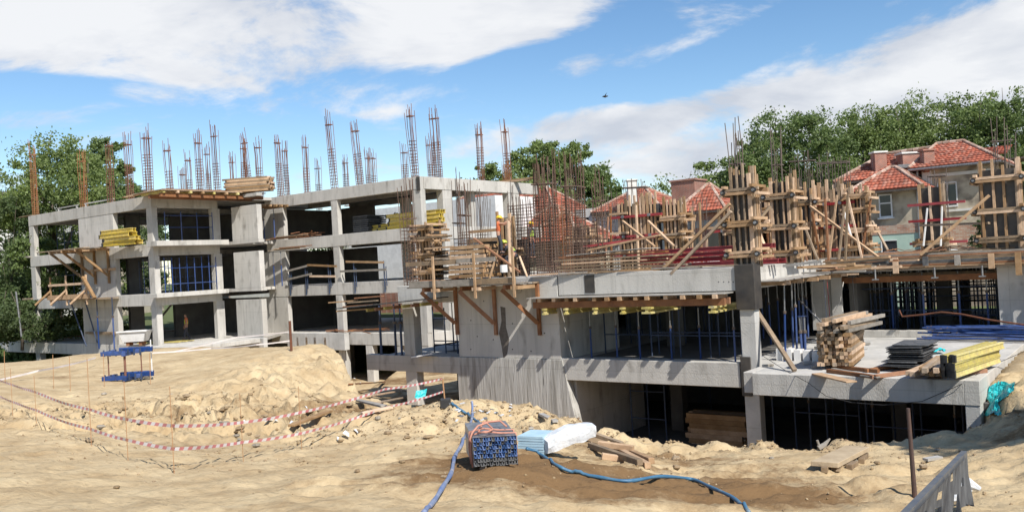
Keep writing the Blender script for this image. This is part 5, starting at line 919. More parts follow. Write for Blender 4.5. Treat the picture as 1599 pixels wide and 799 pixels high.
def stacks():
    random.seed(21)
    A=math.atan2
    # terrace stack of square timbers
    p=G(1325,571,.12); yaw=A(1,.45)
    for k,(x,y) in enumerate(((1272,560),(1290,592))): pass
    q=G(1304,571,.12)
    stack('square timber in the tall terrace stack','timber beam',(q.x,q.y,.12),math.radians(60),9,9,.10,.10,2.4,['wood','wood','wood','woodo'],'square timbers in the tall terrace stack',jit=.07,drop=0)
    random.seed(4)
    stack('loose timber atop the tall terrace stack','timber beam',(q.x-.02,q.y-.1,1.06),math.radians(50),4,7,.10,.10,2.7,['wood','woodg','woodo','wood'],'loose timbers on top of the tall terrace stack',jit=.2,turn=.06,drop=.35)
    for i,(a,c) in enumerate((((1292,578),(1370,588)),((1300,571),(1372,579)))):
        P,Q=G(*a,.06),G(*c,.06); P.z=Q.z=.055; plank('bearer_timber',('front','rear')[i]+' timber lying under the tall terrace stack','timber beam',P,Q,.1,.1,'woodr')
    for i,(a,c) in enumerate((((1360,588),(1420,580)),((1352,578),(1400,571)),((1470,586),(1540,578)),((1490,570),(1560,562)))):
        P,Q=G(*a,.06),G(*c,.06); P.z=Q.z=.055; plank('bearer_timber',('left front','left rear','right front','right rear')[i]+' reddish timber under the panels and yellow beams on the terrace','timber beam',P,Q,.1,.1,'woodr')
    P,Q=G(1275,583,.03),G(1330,596,.03); P.z=Q.z=.03; plank('plank','wide pale plank lying at the terrace edge before the timber stack','plank',P,Q,.3,.04,'wood')
    P,Q=G(1300,578,.03),G(1352,587,.03); P.z=Q.z=.08; plank('plank','narrow dark plank on the terrace beside the timber stack','plank',P,Q,.1,.04,'woodg')
    P,Q=G(1345,587,.03),G(1372,590,.03); P.z=Q.z=.05; plank('plank','short grey plank at the terrace edge by the dark panels','plank',P,Q,.14,.04,'woodg')
    # dark panels
    q=G(1418,574,.12)
    for i in range(11):
        L=1.6+random.uniform(-.1,.1); b=cmesh(('dark_panel',round(L,1)),lambda b:b.box(-L/2,L/2,-.45,.45,0,.025),'film2'); a=math.radians(52)+random.uniform(-.06,.06); z=.13+i*.055
        o=inst('dark_panel',b,None,(q.x+.35+random.uniform(-.06,.06)+.02*i,q.y+.7+random.uniform(-.06,.06),z),(random.uniform(-.02,.02),random.uniform(-.02,.02),a)); tag(o,'charcoal panel in the terrace stack beside the yellow beams, '+ORD[i]+' from the bottom','formwork panel','charcoal panels stacked on the terrace')
        if i in (3,7): b=MB(); 
    # yellow beams on terrace
    q=G(1489,591,.12); yaw=math.radians(48)
    ibeams('worn yellow beam in the terrace pack',(q.x-.05,q.y+.12,.13),math.radians(43),3,4,3.3,'yelo','yellow beams packed on the terrace',s=.9,jit=.12)
    q=G(1452,590,.1); stack('pale timber left of the yellow terrace beams','timber beam',(q.x,q.y,.13),math.radians(56),2,4,.12,.12,2.4,['wood','woodo'],'pale timbers left of the yellow terrace beams',jit=.15,turn=.05)
    q=G(1420,588,.1); stack('pale timber fronting the terrace heap','timber beam',(q.x,q.y,.1),math.radians(48),1,2,.13,.12,2.8,['wood'],'two pale timbers at the front of the terrace heap',jit=.1,turn=.04)
    # blue props lying at the back of terrace
    for i in range(22):
        u=-7.2+random.random()*1.2; v=32.3+random.random()*1.1; L=3.4; b=cmesh(('blue_tube_long',),lambda b:b.tube([(0,0,0),(3.4,0,0)],.03,8),'blue'); o=inst('steel_prop',b,None,W(u,v,.1+random.random()*.4),(0,random.uniform(-.03,.03),YAW+random.uniform(-.12,.12))); tag(o,'blue steel prop lying in the heap at the back of the terrace','steel prop','blue props lying at the back of the terrace')
    # red beams on the deck
    q=PL(1000,388,VA,27.0)
    for i in range(11):
        r=i//3; zz=3.05+.17*r; u0=-15.1+random.uniform(-.15,.15)+(.5 if r==0 else 0); v=27.6+(i%3)*.22
        def f(b): b.box(0,4.6,-.05,.05,0,.02); b.box(0,4.6,-.02,.02,.02,.13); b.box(0,4.6,-.05,.05,.13,.15)
        o=inst('red_steel_beam',cmesh(('red_steel_beam',),f,'red'),None,W(u0 if r<3 else u0+.3,v,zz),(0,0,YAW+random.uniform(-.02,.02))); tag(o,'dark red steel beam in the deck stack, '+ORD[r]+' layer up, '+ORD[i%3]+' from the front','steel beam','dark red steel beams stacked on the deck')
    # brown plank stack at deck edge (px 900-1060, y 388-425)
    k=0
    for z,u0,u1,m in ((3.06,-17.3,-13.0,'wood'),(3.17,-17.4,-12.9,'woodo'),(3.29,-17.5,-13.3,'woodo'),(3.4,-17.2,-13.6,'wood'),(3.52,-17.6,-13.2,'woodo'),(3.63,-17.3,-13.5,'woodr')):
        for c in range(4):
            b=MB(True); b.bar((u0+random.uniform(-.1,.1),25.75+c*.27,z),(u1+random.uniform(-.3,.3),25.75+c*.27+random.uniform(-.05,.05),z),.24,.055); o=b.build('plank',m,bevel=.004); k+=1; tag(o,'plank in the wide stack on the deck edge, '+ORD[(k-1)//4]+' layer up, '+ORD[c]+' from the front','plank','planks in the wide stack on the deck edge')
    for i,u in enumerate((-15.9,-13.6,-17)): b=MB(True); b.box(u,u+.12,25.6,26.9,3.0,3.03); b.box(u,u+.1,25.6,26.9,3.085,3.14) if 0 else None; o=b.build('stack_spacer','wood'); tag(o,('middle','right','left')[i]+' spacer batten under the wide plank stack on the deck edge','batten')
    b=MB(True); b.bar((-17.0,26.2,3.69),(-13.9,26.2,3.78),1.2,.02); o=b.build('cover_sheet','ply'); tag(o,'thin grey sheet lying on top of the wide plank stack','sheet')
    b=MB(True); b.bar((-17.6,27.9,3.85),(-14.6,28.2,4.25),.2,.06); o=b.build('plank','wood'); tag(o,'pale plank poking up behind the wide plank stack','plank')
    b=MB(True); b.bar((-17.8,28.0,4.0),(-14.9,28.3,4.2),.12,.08); o=b.build('red_steel_beam','red'); tag(o,'single red beam lying askew behind the wide plank stack','steel beam')
    # horizontal boards by the orange worker: stepped timber stacks
    k=0
    for i in range(7):
        z=3.05+i*.19; b=MB(True); b.box(-22.95,-21.15-.03*(i%3),26.0+.03*i,27.0,z,z+.14); o=b.build('plank','wood'); tag(o,f'pale thick board in the open stack beneath the orange worker, {ORD[i]} from the bottom','plank')
    for i in range(7):
        z=3.05+i*.19; b=MB(True); b.box(-24.6,-23.25,26.8,27.5,z,z+.03); o=b.build('dark_panel','film2'); tag(o,f'dark panel edge in the open stack left of the pale boards, {ORD[i]} from the bottom','formwork panel')
    for i in range(4):
        b=MB(True); b.box(-24.7,-23.1+random.uniform(-.2,.2),26.55,26.7,3.4+i*.45,3.47+i*.45); o=b.build('plank','woodo' if i%2 else 'wood'); tag(o,f'thin board across the rough column form at the left deck corner, {ORD[i]} from the bottom','plank')
    b=MB(True); b.box(-23.8,-21.4,28.4,28.5,4.5,4.65); b.box(-23.8,-21.4,28.4,28.5,4.9,5.02); o=b.build('timber_rail','wood'); tag(o,'pale double board running behind the orange worker at waist height','timber rail')
    b=MB(True); b.box(-23.4,-21.0,28.6,28.9,3.0,4.5); o=b.build('plywood_sheet','film'); tag(o,'dark upright panel standing behind the orange worker','formwork panel')
    q=PL(787,425,VA,25.6); b=MB(); b.tube([q+Vector((0,0,.0)),q+Vector((0,0,.28))],.14,12); o=b.build('bucket','white'); tag(o,'white bucket on the worker platform below the orange worker','bucket')
    # ladder under orange worker
    R=T('ladder','small wooden ladder at the feet of the orange worker','ladder',W(-20.9,26.3,3.0),YAW)
    for s in (0,.4): b=MB(True); b.bar((-21.25+s,26.0,3.0),(-21.05+s,26.5,4.25),.06,.05); b.build('side_rail','wood',R)
    for j in range(4): b=MB(True); t=.15+j*.24; b.bar((-21.25+.2*t,26.0+.5*t,3+1.25*t),(-20.85+.2*t,26.0+.5*t,3+1.25*t),.05,.04); b.build('rung','wood',R)
    # roof of the left frame
    RS=at(424,304,56.3); RS.z=9.14; stack('timber in the squared stack on the roof','timber beam',RS,math.radians(170),8,8,.12,.11,3.0,['wood','woodo'],'timbers in the squared stack on the left frame roof',jit=.06)
    for i in range(7):
        b=MB(True); b.bar((-48.9-.25*i,29.4+.15*i,9.2+.05*(i%4)),(-48.6-.28*i,34.5,9.22+.05*(i%4)),.22,.06); o=b.build('plank','woodr'); tag(o,'rusty red plank piled on the roof canopy, '+ORD[i]+' from the right','plank','reddish planks piled on the canopy')
    for i,(u0,u1) in enumerate(((-64.4,-61.5),(-60.4,-56.6))):
        b=MB(True); b.box(u0-.1,u1,30.4,30.5,9.35,9.42); b.box(u0,u0+.1,30.4,30.5,9.0,9.349); b.box(u1-.2,u1-.1,30.4,30.5,9.0,9.349); o=b.build('batten','ply'); tag(o,('left','right')[i]+' pale batten on two stubs along the left roof edge','batten')
    b=MB(True); b.bar((-68.3,29.6,9.03),(-66.6,29.7,9.05),.5,.05); o=b.build('plank','woodo'); tag(o,'plank sticking out at the far left corner of the roof','plank')
    b=MB(True); b.bar((-68.1,29.4,6.0),(-66.9,29.5,6.0),.4,.12); o=b.build('plank','woodg'); tag(o,'grey plank end sticking out left at the second floor corner','plank')
    b=MB(True); b.bar((-68.1,29.4,2.9),(-66.9,29.5,2.9),.4,.12); o=b.build('plank','woodo'); tag(o,'plank end sticking out left at the first floor corner','plank')
    for i in range(5):
        b=MB(True); b.bar((-51.6-.2*i,28.9,9.05),(-50.4+.2*i,28.9+.1*i,9.1+.04*i),.3,.05); o=b.build('plank','wood'); tag(o,'short plank end over the canopy left corner','plank','plank ends at the canopy left corner')
    for i in range(4):
        b=MB(True); b.bar((-37+.2*i,46.5+.2*i,9.05+.05*i),(-34.2+.15*i,47.5,9.06+.05*i),.25,.05); o=b.build('plank','wood' if i%2 else 'woodo'); tag(o,'plank lying over the right end corner of the left frame roof','plank','planks on the right end of the left frame roof')
    # yellow beams sticking out of the left shear wall bay
    ibeams('yellow beam jutting from the second floor',W(-54.6,28.6,6.05),YAW+.06,4,4,3.3,'yel','yellow beams jutting from the second floor of the left frame',jit=.45,s=1.25,turn=.05)
    p=PV(600,350,38.6); ibeams('yellow beam behind the white corner column',W(-38.9,38.9,6.02),YAW,4,5,4.2,'yel','yellow beams on the second floor behind the corner column',jit=.2,s=1.2)
    ibeams('yellow beam in the ragged second floor pack',W(-40.4,39.2,6.02),YAW+.03,2,4,3.6,'yel','ragged yellow beams on the second floor',jit=.6,s=1.1,turn=.06)
    random.seed(33)
    for i in range(9):
        b=MB(True); z=6.02+i*.13; b.box(-42.3,-40.9+random.uniform(-.1,.1),38.8,40.4,z,z+.09); o=b.build('dark_panel','film2'); tag(o,'dark panel in the second floor stack right of the slim column, '+ORD[i]+' up','formwork panel','dark panels stacked on the second floor')
    R=None
    for i in range(14):
        u=-40.8+random.random()*2; b=MB(True); b.tube([(u,39.6+random.random(),6.05+random.random()*.5),(u+.9,40+random.random(),6.7+random.random()*.6)],.05,6); o=b.build('steel_prop','black'); tag(o,'dark prop thrown in the jumble on the second floor behind the slim column','steel prop','jumbled dark props on the second floor')
    # rusty heaps: second floor and left podium
    def heap(label,group,u0,u1,v0,v1,z,n,m='rusto',L=1.4,hh=.35):
        for i in range(n):
            u=random.uniform(u0,u1); v=random.uniform(v0,v1); a=random.uniform(-.9,.9); l=L*random.uniform(.5,1.2); zz=z+random.random()*hh; b=MB(True); b.bar((u,v,zz),(u+l*math.cos(a),v+l*math.sin(a)*.5,zz+random.uniform(-.05,.12)),random.choice((.06,.12,.2)),.04); o=b.build('offcut',m if random.random()<.7 else 'woodr'); tag(o,label,'timber offcut',group)
    heap('rusty red offcut in the low pile on the second floor edge beside the recess','red offcuts on the second floor edge',-48,-45.4,37.8,38.4,6.05,12)
    heap('rusty red offcut strewn on the podium at the far left','red offcuts on the far left podium',-74,-61,30.5,38,-.3,45,'rusto',1.8,.2)
    heap('reddish board strewn over the ground floor edge above the timber posts','reddish boards on the ground floor edge',-44.5,-40,37.2,38.6,-.28,14,'woodr',1.8,.15)
    heap('brown offcut on the first floor edge near the middle column','offcuts near the middle column',-26.6,-22.6,25.6,26.6,2.9,14,'woodo',1.2,.15)
    # shoring posts under the ground floor edge
    for i,px in enumerate((468,482,495,511,525)):
        u,_=PV(px,560,37.3); b=MB(True); b.box(u-.1,u+.1,37.2,37.4,-3.5,-.6 if i!=4 else -1.9); o=b.build('timber_post','wood' if i!=2 else 'woodo'); tag(o,f'timber post shoring the ground floor edge above the mound, {ORD[i]} from the left','timber post')
    # trough and planks at the ground floor
    q=G(212,531,-.34); R=T('mortar_trough','white tapered mortar trough standing at the ground floor edge','trough',(q.x,q.y,-.34),YAW); b=MB(); 
    q=PL(212,528,VA,29.0); x0,y0=q.x,q.y; a=[(-.65,-.4),(.65,-.4),(.65,.4),(-.65,.4)]; t=[(-.85,-.55),(.85,-.55),(.85,.55),(-.85,.55)]
    R.location=(x0,y0,-.3); z0,z1=-.05,.62
    b=MB(); b.raw([(x0+i,y0+j,z0) for i,j in a]+[(x0+i,y0+j,z1) for i,j in t]+[(x0+i*.92,y0+j*.92,z1) for i,j in t]+[(x0+i*.92,y0+j*.92,z0+.05) for i,j in a],[(3,2,1,0)]+[(i,(i+1)%4,4+(i+1)%4,4+i) for i in range(4)]+[(4+i,4+(i+1)%4,8+(i+1)%4,8+i) for i in range(4)]+[(8+i,8+(i+1)%4,12+(i+1)%4,12+i) for i in range(4)]+[(12,13,14,15)]); b.build('tub','white',R); b=MB(); b.box(x0-.95,x0+.95,y0-.62,y0-.54,z1-.05,z1+.03); b.build('rim','white',R)
    b=MB(); b.box(x0-.5,x0-.3,y0-.3,y0+.3,-.3,-.052); b.box(x0+.3,x0+.5,y0-.3,y0+.3,-.3,-.052); b.build('skid','woodr',R)
    P=G(297,545,-.2); Q=G(330,553,-.5); plank('plank','white dusty plank sloping from the ground floor edge to the sand','plank',P,Q,.3,.05,'white')
    b=MB(True); b.bar((-55.9,31.6,-.3),(-55.9,34.1,2.2),.25,.05); o=b.build('plank','woodg'); tag(o,'grey plank leaning on the back wall behind the ground floor worker','plank')
    for i in range(3): b=MB(True); b.bar((-54,30.2+.5*i,-.32),(-50.5,31+.5*i,-.3),.2,.05); o=b.build('plank','yelo'); tag(o,'yellowish plank on the ground floor by the hooded worker','plank','yellowish planks on the ground floor')
    # basement timber stack
    q=PL(1080,685,VA,28.5); 
    stack('beam in the shaded basement stack','timber beam',(q.x+.1,q.y,-3.35),YAW,7,5,.18,.17,2.1,['wood'],'beams stacked inside the basement',jit=.08)
    # old blocks by the corner column
    for i in range(5):
        b=MB(True); u=-10.0+.28*i; b.box(u,u+.2,26.7,27.1,.0,.38-.02*i); o=b.build('concrete_block','white'); tag(o,f'small pale block on the terrace beside the light corner column, {ORD[i]} from the left','block')
    for i in range(26):
        u=random.uniform(-10,-7.8); v=random.uniform(25,33); s=random.uniform(.04,.14); b=MB(True); b.bar((u,v,s*.4),(u+s*random.uniform(1,3),v+s,s*.5),s,s*.6); o=b.build('rubble_piece',random.choice(('stone','concl','woodg'))); tag(o,'small rubble scrap on the terrace near the blue props','rubble','rubble scraps on the terrace')
stacks()
# ================================================================ PEOPLE
def skin(name,V,E_,R_,m,parent,sub=1,caps=True):
    I=wm(parent).inverted(); me=bpy.data.meshes.new(name); me.from_pydata([Vector(v) for v in V],E_,[]); o=bpy.data.objects.new(name,me); COL.objects.link(o); o.parent=parent
    s=o.modifiers.new('skin','SKIN'); s.use_smooth_shade=True
    for i,d in enumerate(me.skin_vertices[0].data): r=R_[i]; d.radius=r if isinstance(r,tuple) else (r,r)
    me.skin_vertices[0].data[0].use_root=True
    b=o.modifiers.new('sub','SUBSURF'); b.levels=sub; b.render_levels=sub; me.materials.append(MT[m]); return o
def person(label,loc,yaw,J,top,trous,helmet='helmy',vest=None,scale=1.0,cat='person'):
    """J: joints in the body frame, x right, y forward, z up"""
    root=T('person',label,cat,loc,yaw); root.scale=(scale,)*3
    pel,chest,neck,head=J['pel'],J['chest'],J['neck'],J['head']
    V=[pel,chest,neck,head]; R_=[(.14,.11),(.15,.1),(.055,.055),(.085,.1)]; E_=[(0,1),(1,2),(2,3)]
    ht=tuple(np.array(head)+np.array((0,.0,.09))); V.append(ht); R_.append(.075); E_.append((3,4))
    nose=tuple(np.array(head)+np.array((0,.1,-.01))); V.append(nose); R_.append(.018); E_.append((3,5))
    for s in ('l','r'):
        sh,el,wr,ha=J['arm'+s]; i=len(V); V+=[sh,el,wr,ha]; R_+=[.06,.045,.03,.035]; E_+=[(1,i),(i,i+1),(i+1,i+2),(i+2,i+3)]
        h=np.array(ha); d=h-np.array(wr); d=d/max(1e-6,np.linalg.norm(d)); sd=np.cross(d,(0,0,1)); sd=sd/max(1e-6,np.linalg.norm(sd))
        for k,(o,l) in enumerate(((-.03,.07),(-.01,.085),(.012,.08),(.032,.06))):
            V.append(tuple(h+sd*o+d*l)); R_.append(.009); E_.append((i+3,len(V)-1))
        V.append(tuple(h+sd*.05+d*.01+np.array((0,0,.02)))); R_.append(.01); E_.append((i+3,len(V)-1))
        hp,kn,an,to=J['leg'+s]; i=len(V); V+=[hp,kn,an,to]; R_+=[.085,.06,.045,(.045,.03)]; E_+=[(0,i),(i,i+1),(i+1,i+2),(i+2,i+3)]
    skin('body',V,E_,R_,'skin',root,1)
    # clothes: shirt, trousers, shoes
    V=[pel,chest,tuple(np.array(neck)-np.array((0,0,.03)))]; R_=[(.155,.125),(.175,.125),(.075,.07)]; E_=[(0,1),(1,2)]
    for s in ('l','r'):
        sh,el,wr,ha=J['arm'+s]; i=len(V); mid=tuple((np.array(sh)+np.array(el))/2); V+=[sh,mid]; R_+=[.078,.068]; E_+=[(1,i),(i,i+1)]
        if top=='navy': V.append(wr); R_.append(.045); E_.append((i+1,i+2))
    skin('shirt',V,E_,R_,top,root,1)
    if vest: 
        skin('vest',[tuple(np.array(pel)+(0,0,.05)),chest,tuple(np.array(neck)-np.array((0,0,.08)))],[(0,1),(1,2)],[(.17,.14),(.19,.14),(.11,.1)],vest,root,1)
    V=[tuple(np.array(pel)+(0,0,.04)),pel]; R_=[(.15,.12),(.16,.13)]; E_=[(0,1)]
    for s in ('l','r'):
        hp,kn,an,to=J['leg'+s]; i=len(V); V+=[hp,kn,an]; R_+=[.1,.078,.065]; E_+=[(1,i),(i,i+1),(i+1,i+2)]
    skin('trousers',V,E_,R_,trous,root,1)
    for s in ('l','r'):
        hp,kn,an,to=J['leg'+s]; a=np.array(an); skin('boot',[tuple(a+(0,0,.03)),tuple(a+(0,0,-.04)),to],[(0,1),(1,2)],[.06,.06,(.055,.045)],'black',root,1)
    if helmet:
        b=MB(); h=np.array(head)+np.array((0,0,.05)); M_=wm(root); n=12; rings=[]
        for k in range(6):
            t=k/5*math.pi/2; rings.append([M_@Vector((h[0]+.135*math.cos(t)*math.cos(q),h[1]+.155*math.cos(t)*math.sin(q),h[2]+.135*math.sin(t))) for q in [2*math.pi*j/n for j in range(n)]])
        vs=[v for r in rings for v in r]; b.raw(vs,[(k*n+j,k*n+(j+1)%n,(k+1)*n+(j+1)%n,(k+1)*n+j) for k in range(5) for j in range(n)]+[tuple(range(n-1,-1,-1))]); o=b.build('helmet',helmet,root,smooth=True)
        b=MB(); b.raw([M_@Vector((h[0]+x,h[1]+y,h[2]+z)) for x,y,z in ((-.12,.06,-.012),(.12,.06,-.012),(.08,.23,-.03),(-.08,.23,-.03),(-.12,.06,.01),(.12,.06,.01),(.08,.23,-.012),(-.08,.23,-.012))],BOXF); b.build('helmet_brim',helmet,o)
    else: skin('hair',[tuple(np.array(head)+(0,-.03,.03)),tuple(np.array(head)+(0,-.02,.1))],[(0,1)],[.1,.09],'bark',root,1)
    return root
def stand(**k):
    J=dict(pel=(0,0,.95),chest=(0,0,1.32),neck=(0,.01,1.5),head=(0,.03,1.62),arml=[(-.2,0,1.42),(-.26,.02,1.15),(-.25,.1,.9),(-.25,.13,.82)],armr=[(.2,0,1.42),(.26,.02,1.15),(.25,.1,.9),(.25,.13,.82)],
           legl=[(-.1,0,.88),(-.12,.02,.48),(-.13,0,.08),(-.14,.17,.04)],legr=[(.1,0,.88),(.12,.02,.48),(.13,0,.08),(.14,.17,.04)]); J.update(k); return J
def people():
    # orange shirt worker, side on, both arms stretched to the right at the form
    p=PL(780,396,VA,26.4); p2=PL(780,336,VA,26.4); s=(p2.z-p.z)/1.78
    person('worker in an orange shirt and yellow helmet reaching out to the upright timber form','' or p,-math.pi/2-.1,stand(arml=[(-.19,.02,1.42),(-.15,.27,1.33),(-.1,.5,1.42),(-.1,.58,1.44)],armr=[(.19,.02,1.42),(.14,.26,1.38),(.06,.48,1.48),(.05,.56,1.5)],head=(0,.07,1.6),neck=(0,.03,1.5),legl=[(-.1,0,.88),(-.13,.06,.48),(-.14,-.06,.08),(-.14,.1,.04)],legr=[(.1,0,.88),(.12,.12,.5),(.13,.12,.08),(.14,.28,.04)]),'orange','navy','helmy',scale=s)
    p=PL(831,404,VA,29.4); p2=PL(831,346,VA,29.4); s=(p2.z-p.z)/1.78
    person('worker in a bright yellow green vest and helmet standing among the rusty cages',p,-2.2,stand(),'navy','navy','helmy','hivis',scale=s)
    p=PL(802,422,VA,26.9); 
    person('stooping worker in a vest and green helmet low beside the upright form',p,1.2,stand(pel=(0,-.12,.62),chest=(0,.12,.86),neck=(0,.26,.98),head=(0,.35,1.04),arml=[(-.19,.15,.92),(-.22,.35,.68),(-.14,.5,.5),(-.12,.55,.44)],armr=[(.19,.15,.92),(.22,.35,.68),(.14,.5,.5),(.12,.55,.44)],legl=[(-.12,-.1,.58),(-.18,.25,.5),(-.16,0,.08),(-.17,.17,.04)],legr=[(.12,-.1,.58),(.18,.25,.5),(.16,0,.08),(.17,.17,.04)]),'navy','navy','helmg','hivis')
    p=PL(292,528,UA,-52.2); p.z=-.34; p2=PL(292,488,UA,-52.2); s=(p2.z+.34)/1.8
    person('worker in a yellow vest walking inside the shaded ground floor of the left frame',p,math.pi/2+.5,stand(legl=[(-.1,0,.88),(-.12,.15,.5),(-.13,.18,.08),(-.14,.34,.04)],legr=[(.1,0,.88),(.12,.0,.5),(.13,-.22,.1),(.14,-.1,.04)]),'orange','navy',None,'hivis',scale=s)
people()
# ================================================================ THINGS ON THE SAND
def onG(px,py,dz=0,Y0=5,Y1=60):
    """point where the ray of a photo pixel meets the sand"""
    r=ray(px,py); ys=np.linspace(Y0,Y1,900); P=CO[None]+r[None]*(ys/r[1])[:,None]; h=ground_h(P[:,0],P[:,1]); k=np.argmax(P[:,2]<h); k=k if P[k,2]<h[k] else len(ys)-1
    p=Vector(P[k]); p.z=h[k]+dz; return p
def tape(label,pts,w=.048,sag=.035,seg=.12,stripes=True):
    """barrier tape hung between points, slanted red and white stripes built as alternating faces"""
    b=MB(); i=0
    for a,c in zip(pts[:-1],pts[1:]):
        L=(c-a).length; n=max(4,int(L/seg))
        for k in range(n):
            def q(t): 
                p=a.lerp(c,t); p.z-=sag*4*t*(1-t)*min(1,L/4); return p
            t0,t1=k/n,(k+1)/n; p,r=q(t0),q(t1); tw=.008*math.sin(k*.3); up=Vector((tw,tw*.5,w)); s=(r-p)*.32
            b.cur=i%2; i+=1; b.raw([p,r,r+up+s,p+up+s],[(0,1,2,3)])
    o=b.build('barrier_tape',['tapew','taper' if stripes else 'tapew']); return tag(o,label,'barrier tape')
def ground_items():
    random.seed(8)
    # stakes and tape around the mound
    st=[(38,500,560),(116,478,560),(0,0,0)]
    near=[(20,598,650),(57,603,663),(95,609,676),(143,618,699),(200,640,722),(272,650,735),(378,655,720),(472,640,700)]
    far=[(3,590,620),(38,562,612),(84,560,606),(110,575,612),(163,545,603),(235,556,607),(338,560,600),(425,545,600)]
    NS=[(20,650,604),(57,663,620),(143,697,600),(200,719,640),(272,738,652),(380,720,655),(471,700,640)]
    k=0; feet={}
    for px,pf,pt in NS:
        f=onG(px,pf); top=PL(px,pt,np.array([0,1.]),f.y); feet[px]=f; b=MB(); b.tube([f-Vector((0,0,.1)),Vector((f.x,f.y,max(top.z,f.z+.5)+.45 if px in(143,200,272,380,471) else f.z+1.0))],.006,6); o=b.build('marker_stake','stakem'); tag(o,f'thin rusty stake on the near line of the taped area, {ORD[k]} from the left','stake'); k+=1
    FS=[(8,598,560),(84,606,572),(110,612,556),(163,604,545),(235,600,548),(455,548,512)]
    for i,(px,pf,pt) in enumerate(FS):
        f=onG(px,pf); b=MB(); b.tube([f-Vector((0,0,.1)),f+Vector((.02,0,1.0))],.009,6); o=b.build('marker_stake','stakem'); tag(o,f'thin rusty stake on the far side of the taped area, {ORD[i]} from the left','stake')
    def tp(px,py,Y): return PL(px,py,np.array([0,1.]),Y)
    F={p:feet[p].y for p in feet}
    yu={57:614,143:642,200:657,272:667,380:661,471:645}; yl={57:642,143:672,200:689,272:703,380:692,471:678}
    up=[tp(-30,582,25)]+[tp(k_,v_,F[k_]-.02) for k_,v_ in yu.items()]+[tp(600,609,19.5),tp(692,592,22.5)]
    lo=[tp(-30,606,24)]+[tp(k_,v_,F[k_]-.02) for k_,v_ in yl.items()]+[tp(600,638,19.5),tp(693,612,22.5)]
    tape('upper red and white barrier tape sagging across the front of the mound',up); tape('lower red and white barrier tape across the front of the mound',lo)
    f=onG(696,634); b=MB(); b.tube([f-Vector((0,0,.2)),PL(691,590,np.array([0,1.]),f.y)],.018,6); o=b.build('marker_stake','stakem'); tag(o,'stake at the right end of the barrier tapes by the pit','stake')
    b=MB(); b.box(f.x-.12,f.x+.12,f.y-.12,f.y+.12,f.z-.05,f.z+.18); o=b.build('stake_foot','black',bevel=.02); tag(o,'dark foot block of the tape stake by the pit','block')
    tape('pale barrier tape running behind the blue clamps to the left edge',[tp(-30,600,27),onG(60,592,.25),onG(150,572,.3)],w=.06,stripes=False)
    tape('white barrier tape along the far crest of the mound to the rusty stake',[onG(238,566,.35),onG(330,557,.3),onG(400,552,.3),onG(455,543,.25)],w=.05,stripes=False)
    tape('upper white tape line across the ground floor front of the left frame',[tp(238,556,38),tp(370,527,38),tp(455,518,37)],w=.05,stripes=False)
    a=onG(455,548); b=MB(); b.tube([a,a+Vector((0,0,1.1))],.05,6); o=b.build('marker_stake','rust'); tag(o,'thick rusty stake at the crest of the mound','stake')
    a=onG(238,590); b=MB(); b.tube([a,a+Vector((0,0,1.3))],.02,6); o=b.build('marker_stake','white'); tag(o,'white thin stake just right of the blue steel clamps','stake')
    # blue column clamps: two levels on three threaded bars
    f=onG(200,594); X0,Y0,Z0=f.x,f.y,f.z; R=T('column_clamp','pair of blue steel column clamps held apart by three rods on the sand','clamp',f,0)
    for i,(dx,dy) in enumerate(((-.58,-.1),(.06,-.3),(.42,.12))): 
        b=MB(); b.tube([(X0+dx,Y0+dy,Z0+.02),(X0+dx,Y0+dy,Z0+1.02)],.022 if i!=1 else .04,8); b.build('rod','rust',R)
    for lv,(z,ex) in enumerate(((.06,0),(.88,0))):
        for (x0,x1,y0,y1,h,dz) in ((-.72,.1,-.34,-.24,.14,0),(-.2,.85,-.02,.08,.15,.05),(-.66,-.54,-.3,.45,.12,.02),(.02,.14,-.45,.3,.13,-.03),(.36,.5,-.2,.5,.13,.03),(-.4,.72,.3,.4,.12,.08)):
            b=MB(); b.box(X0+x0,X0+x1,Y0+y0,Y0+y1,Z0+z+dz,Z0+z+dz+h); b.build('clamp_arm','blue',R,bevel=.01)
        for q in range(7):
            x=X0-.62+q*.2; b=MB(); b.tube([(x,Y0-.3,Z0+z-.02),(x,Y0-.3,Z0+z+.2)],.03,6); b.build('clamp_pin','blued',R)
    # bundle of blue steel bars with orange strap
    f=onG(775,727); x0,y0,z0=f.x,f.y+.05,f.z-.06
    R=T('bar_bundle','tied bundle of blue ended steel bars with an orange strap on the sand','steel bundle',(f.x,f.y,f.z-.05),0)
    wv_,hv_=.58,.38; L=1.3; sx=-.22
    def bp(a,c,t): return Vector((x0+a+sx*t,y0+L*t,z0+c+.06*t))
    b=MB(); 
    me=cmesh(('profile_bar',),lambda b:(b.box(-.013,.013,0,.92,-.016,.016)),'navy2' if 'navy2' in MT else 'blued')
    k=0
    for i in range(14):
        for j in range(7):
            a=-wv_/2+(i+.5)/14*wv_+random.uniform(-.004,.004); c=.03+(j+.5)/7*hv_+random.uniform(-.004,.004)
            mm=cmesh(('profile_bar','b' if (j>1 and k%4) else 'g'),lambda b:(b.box(-.0175,.0175,0,.92,-.02,-.01),b.box(-.0175,-.0095,0,.92,-.0099,.024),b.box(.0095,.0175,0,.92,-.0099,.024)),'bluet' if (j>1 and k%4) else 'steel')
            k+=1
            o=inst('steel_bar',mm,R,(a,.05+random.uniform(-.03,.03),c),(0,0,math.atan2(-sx,L)+random.uniform(-.01,.01)))
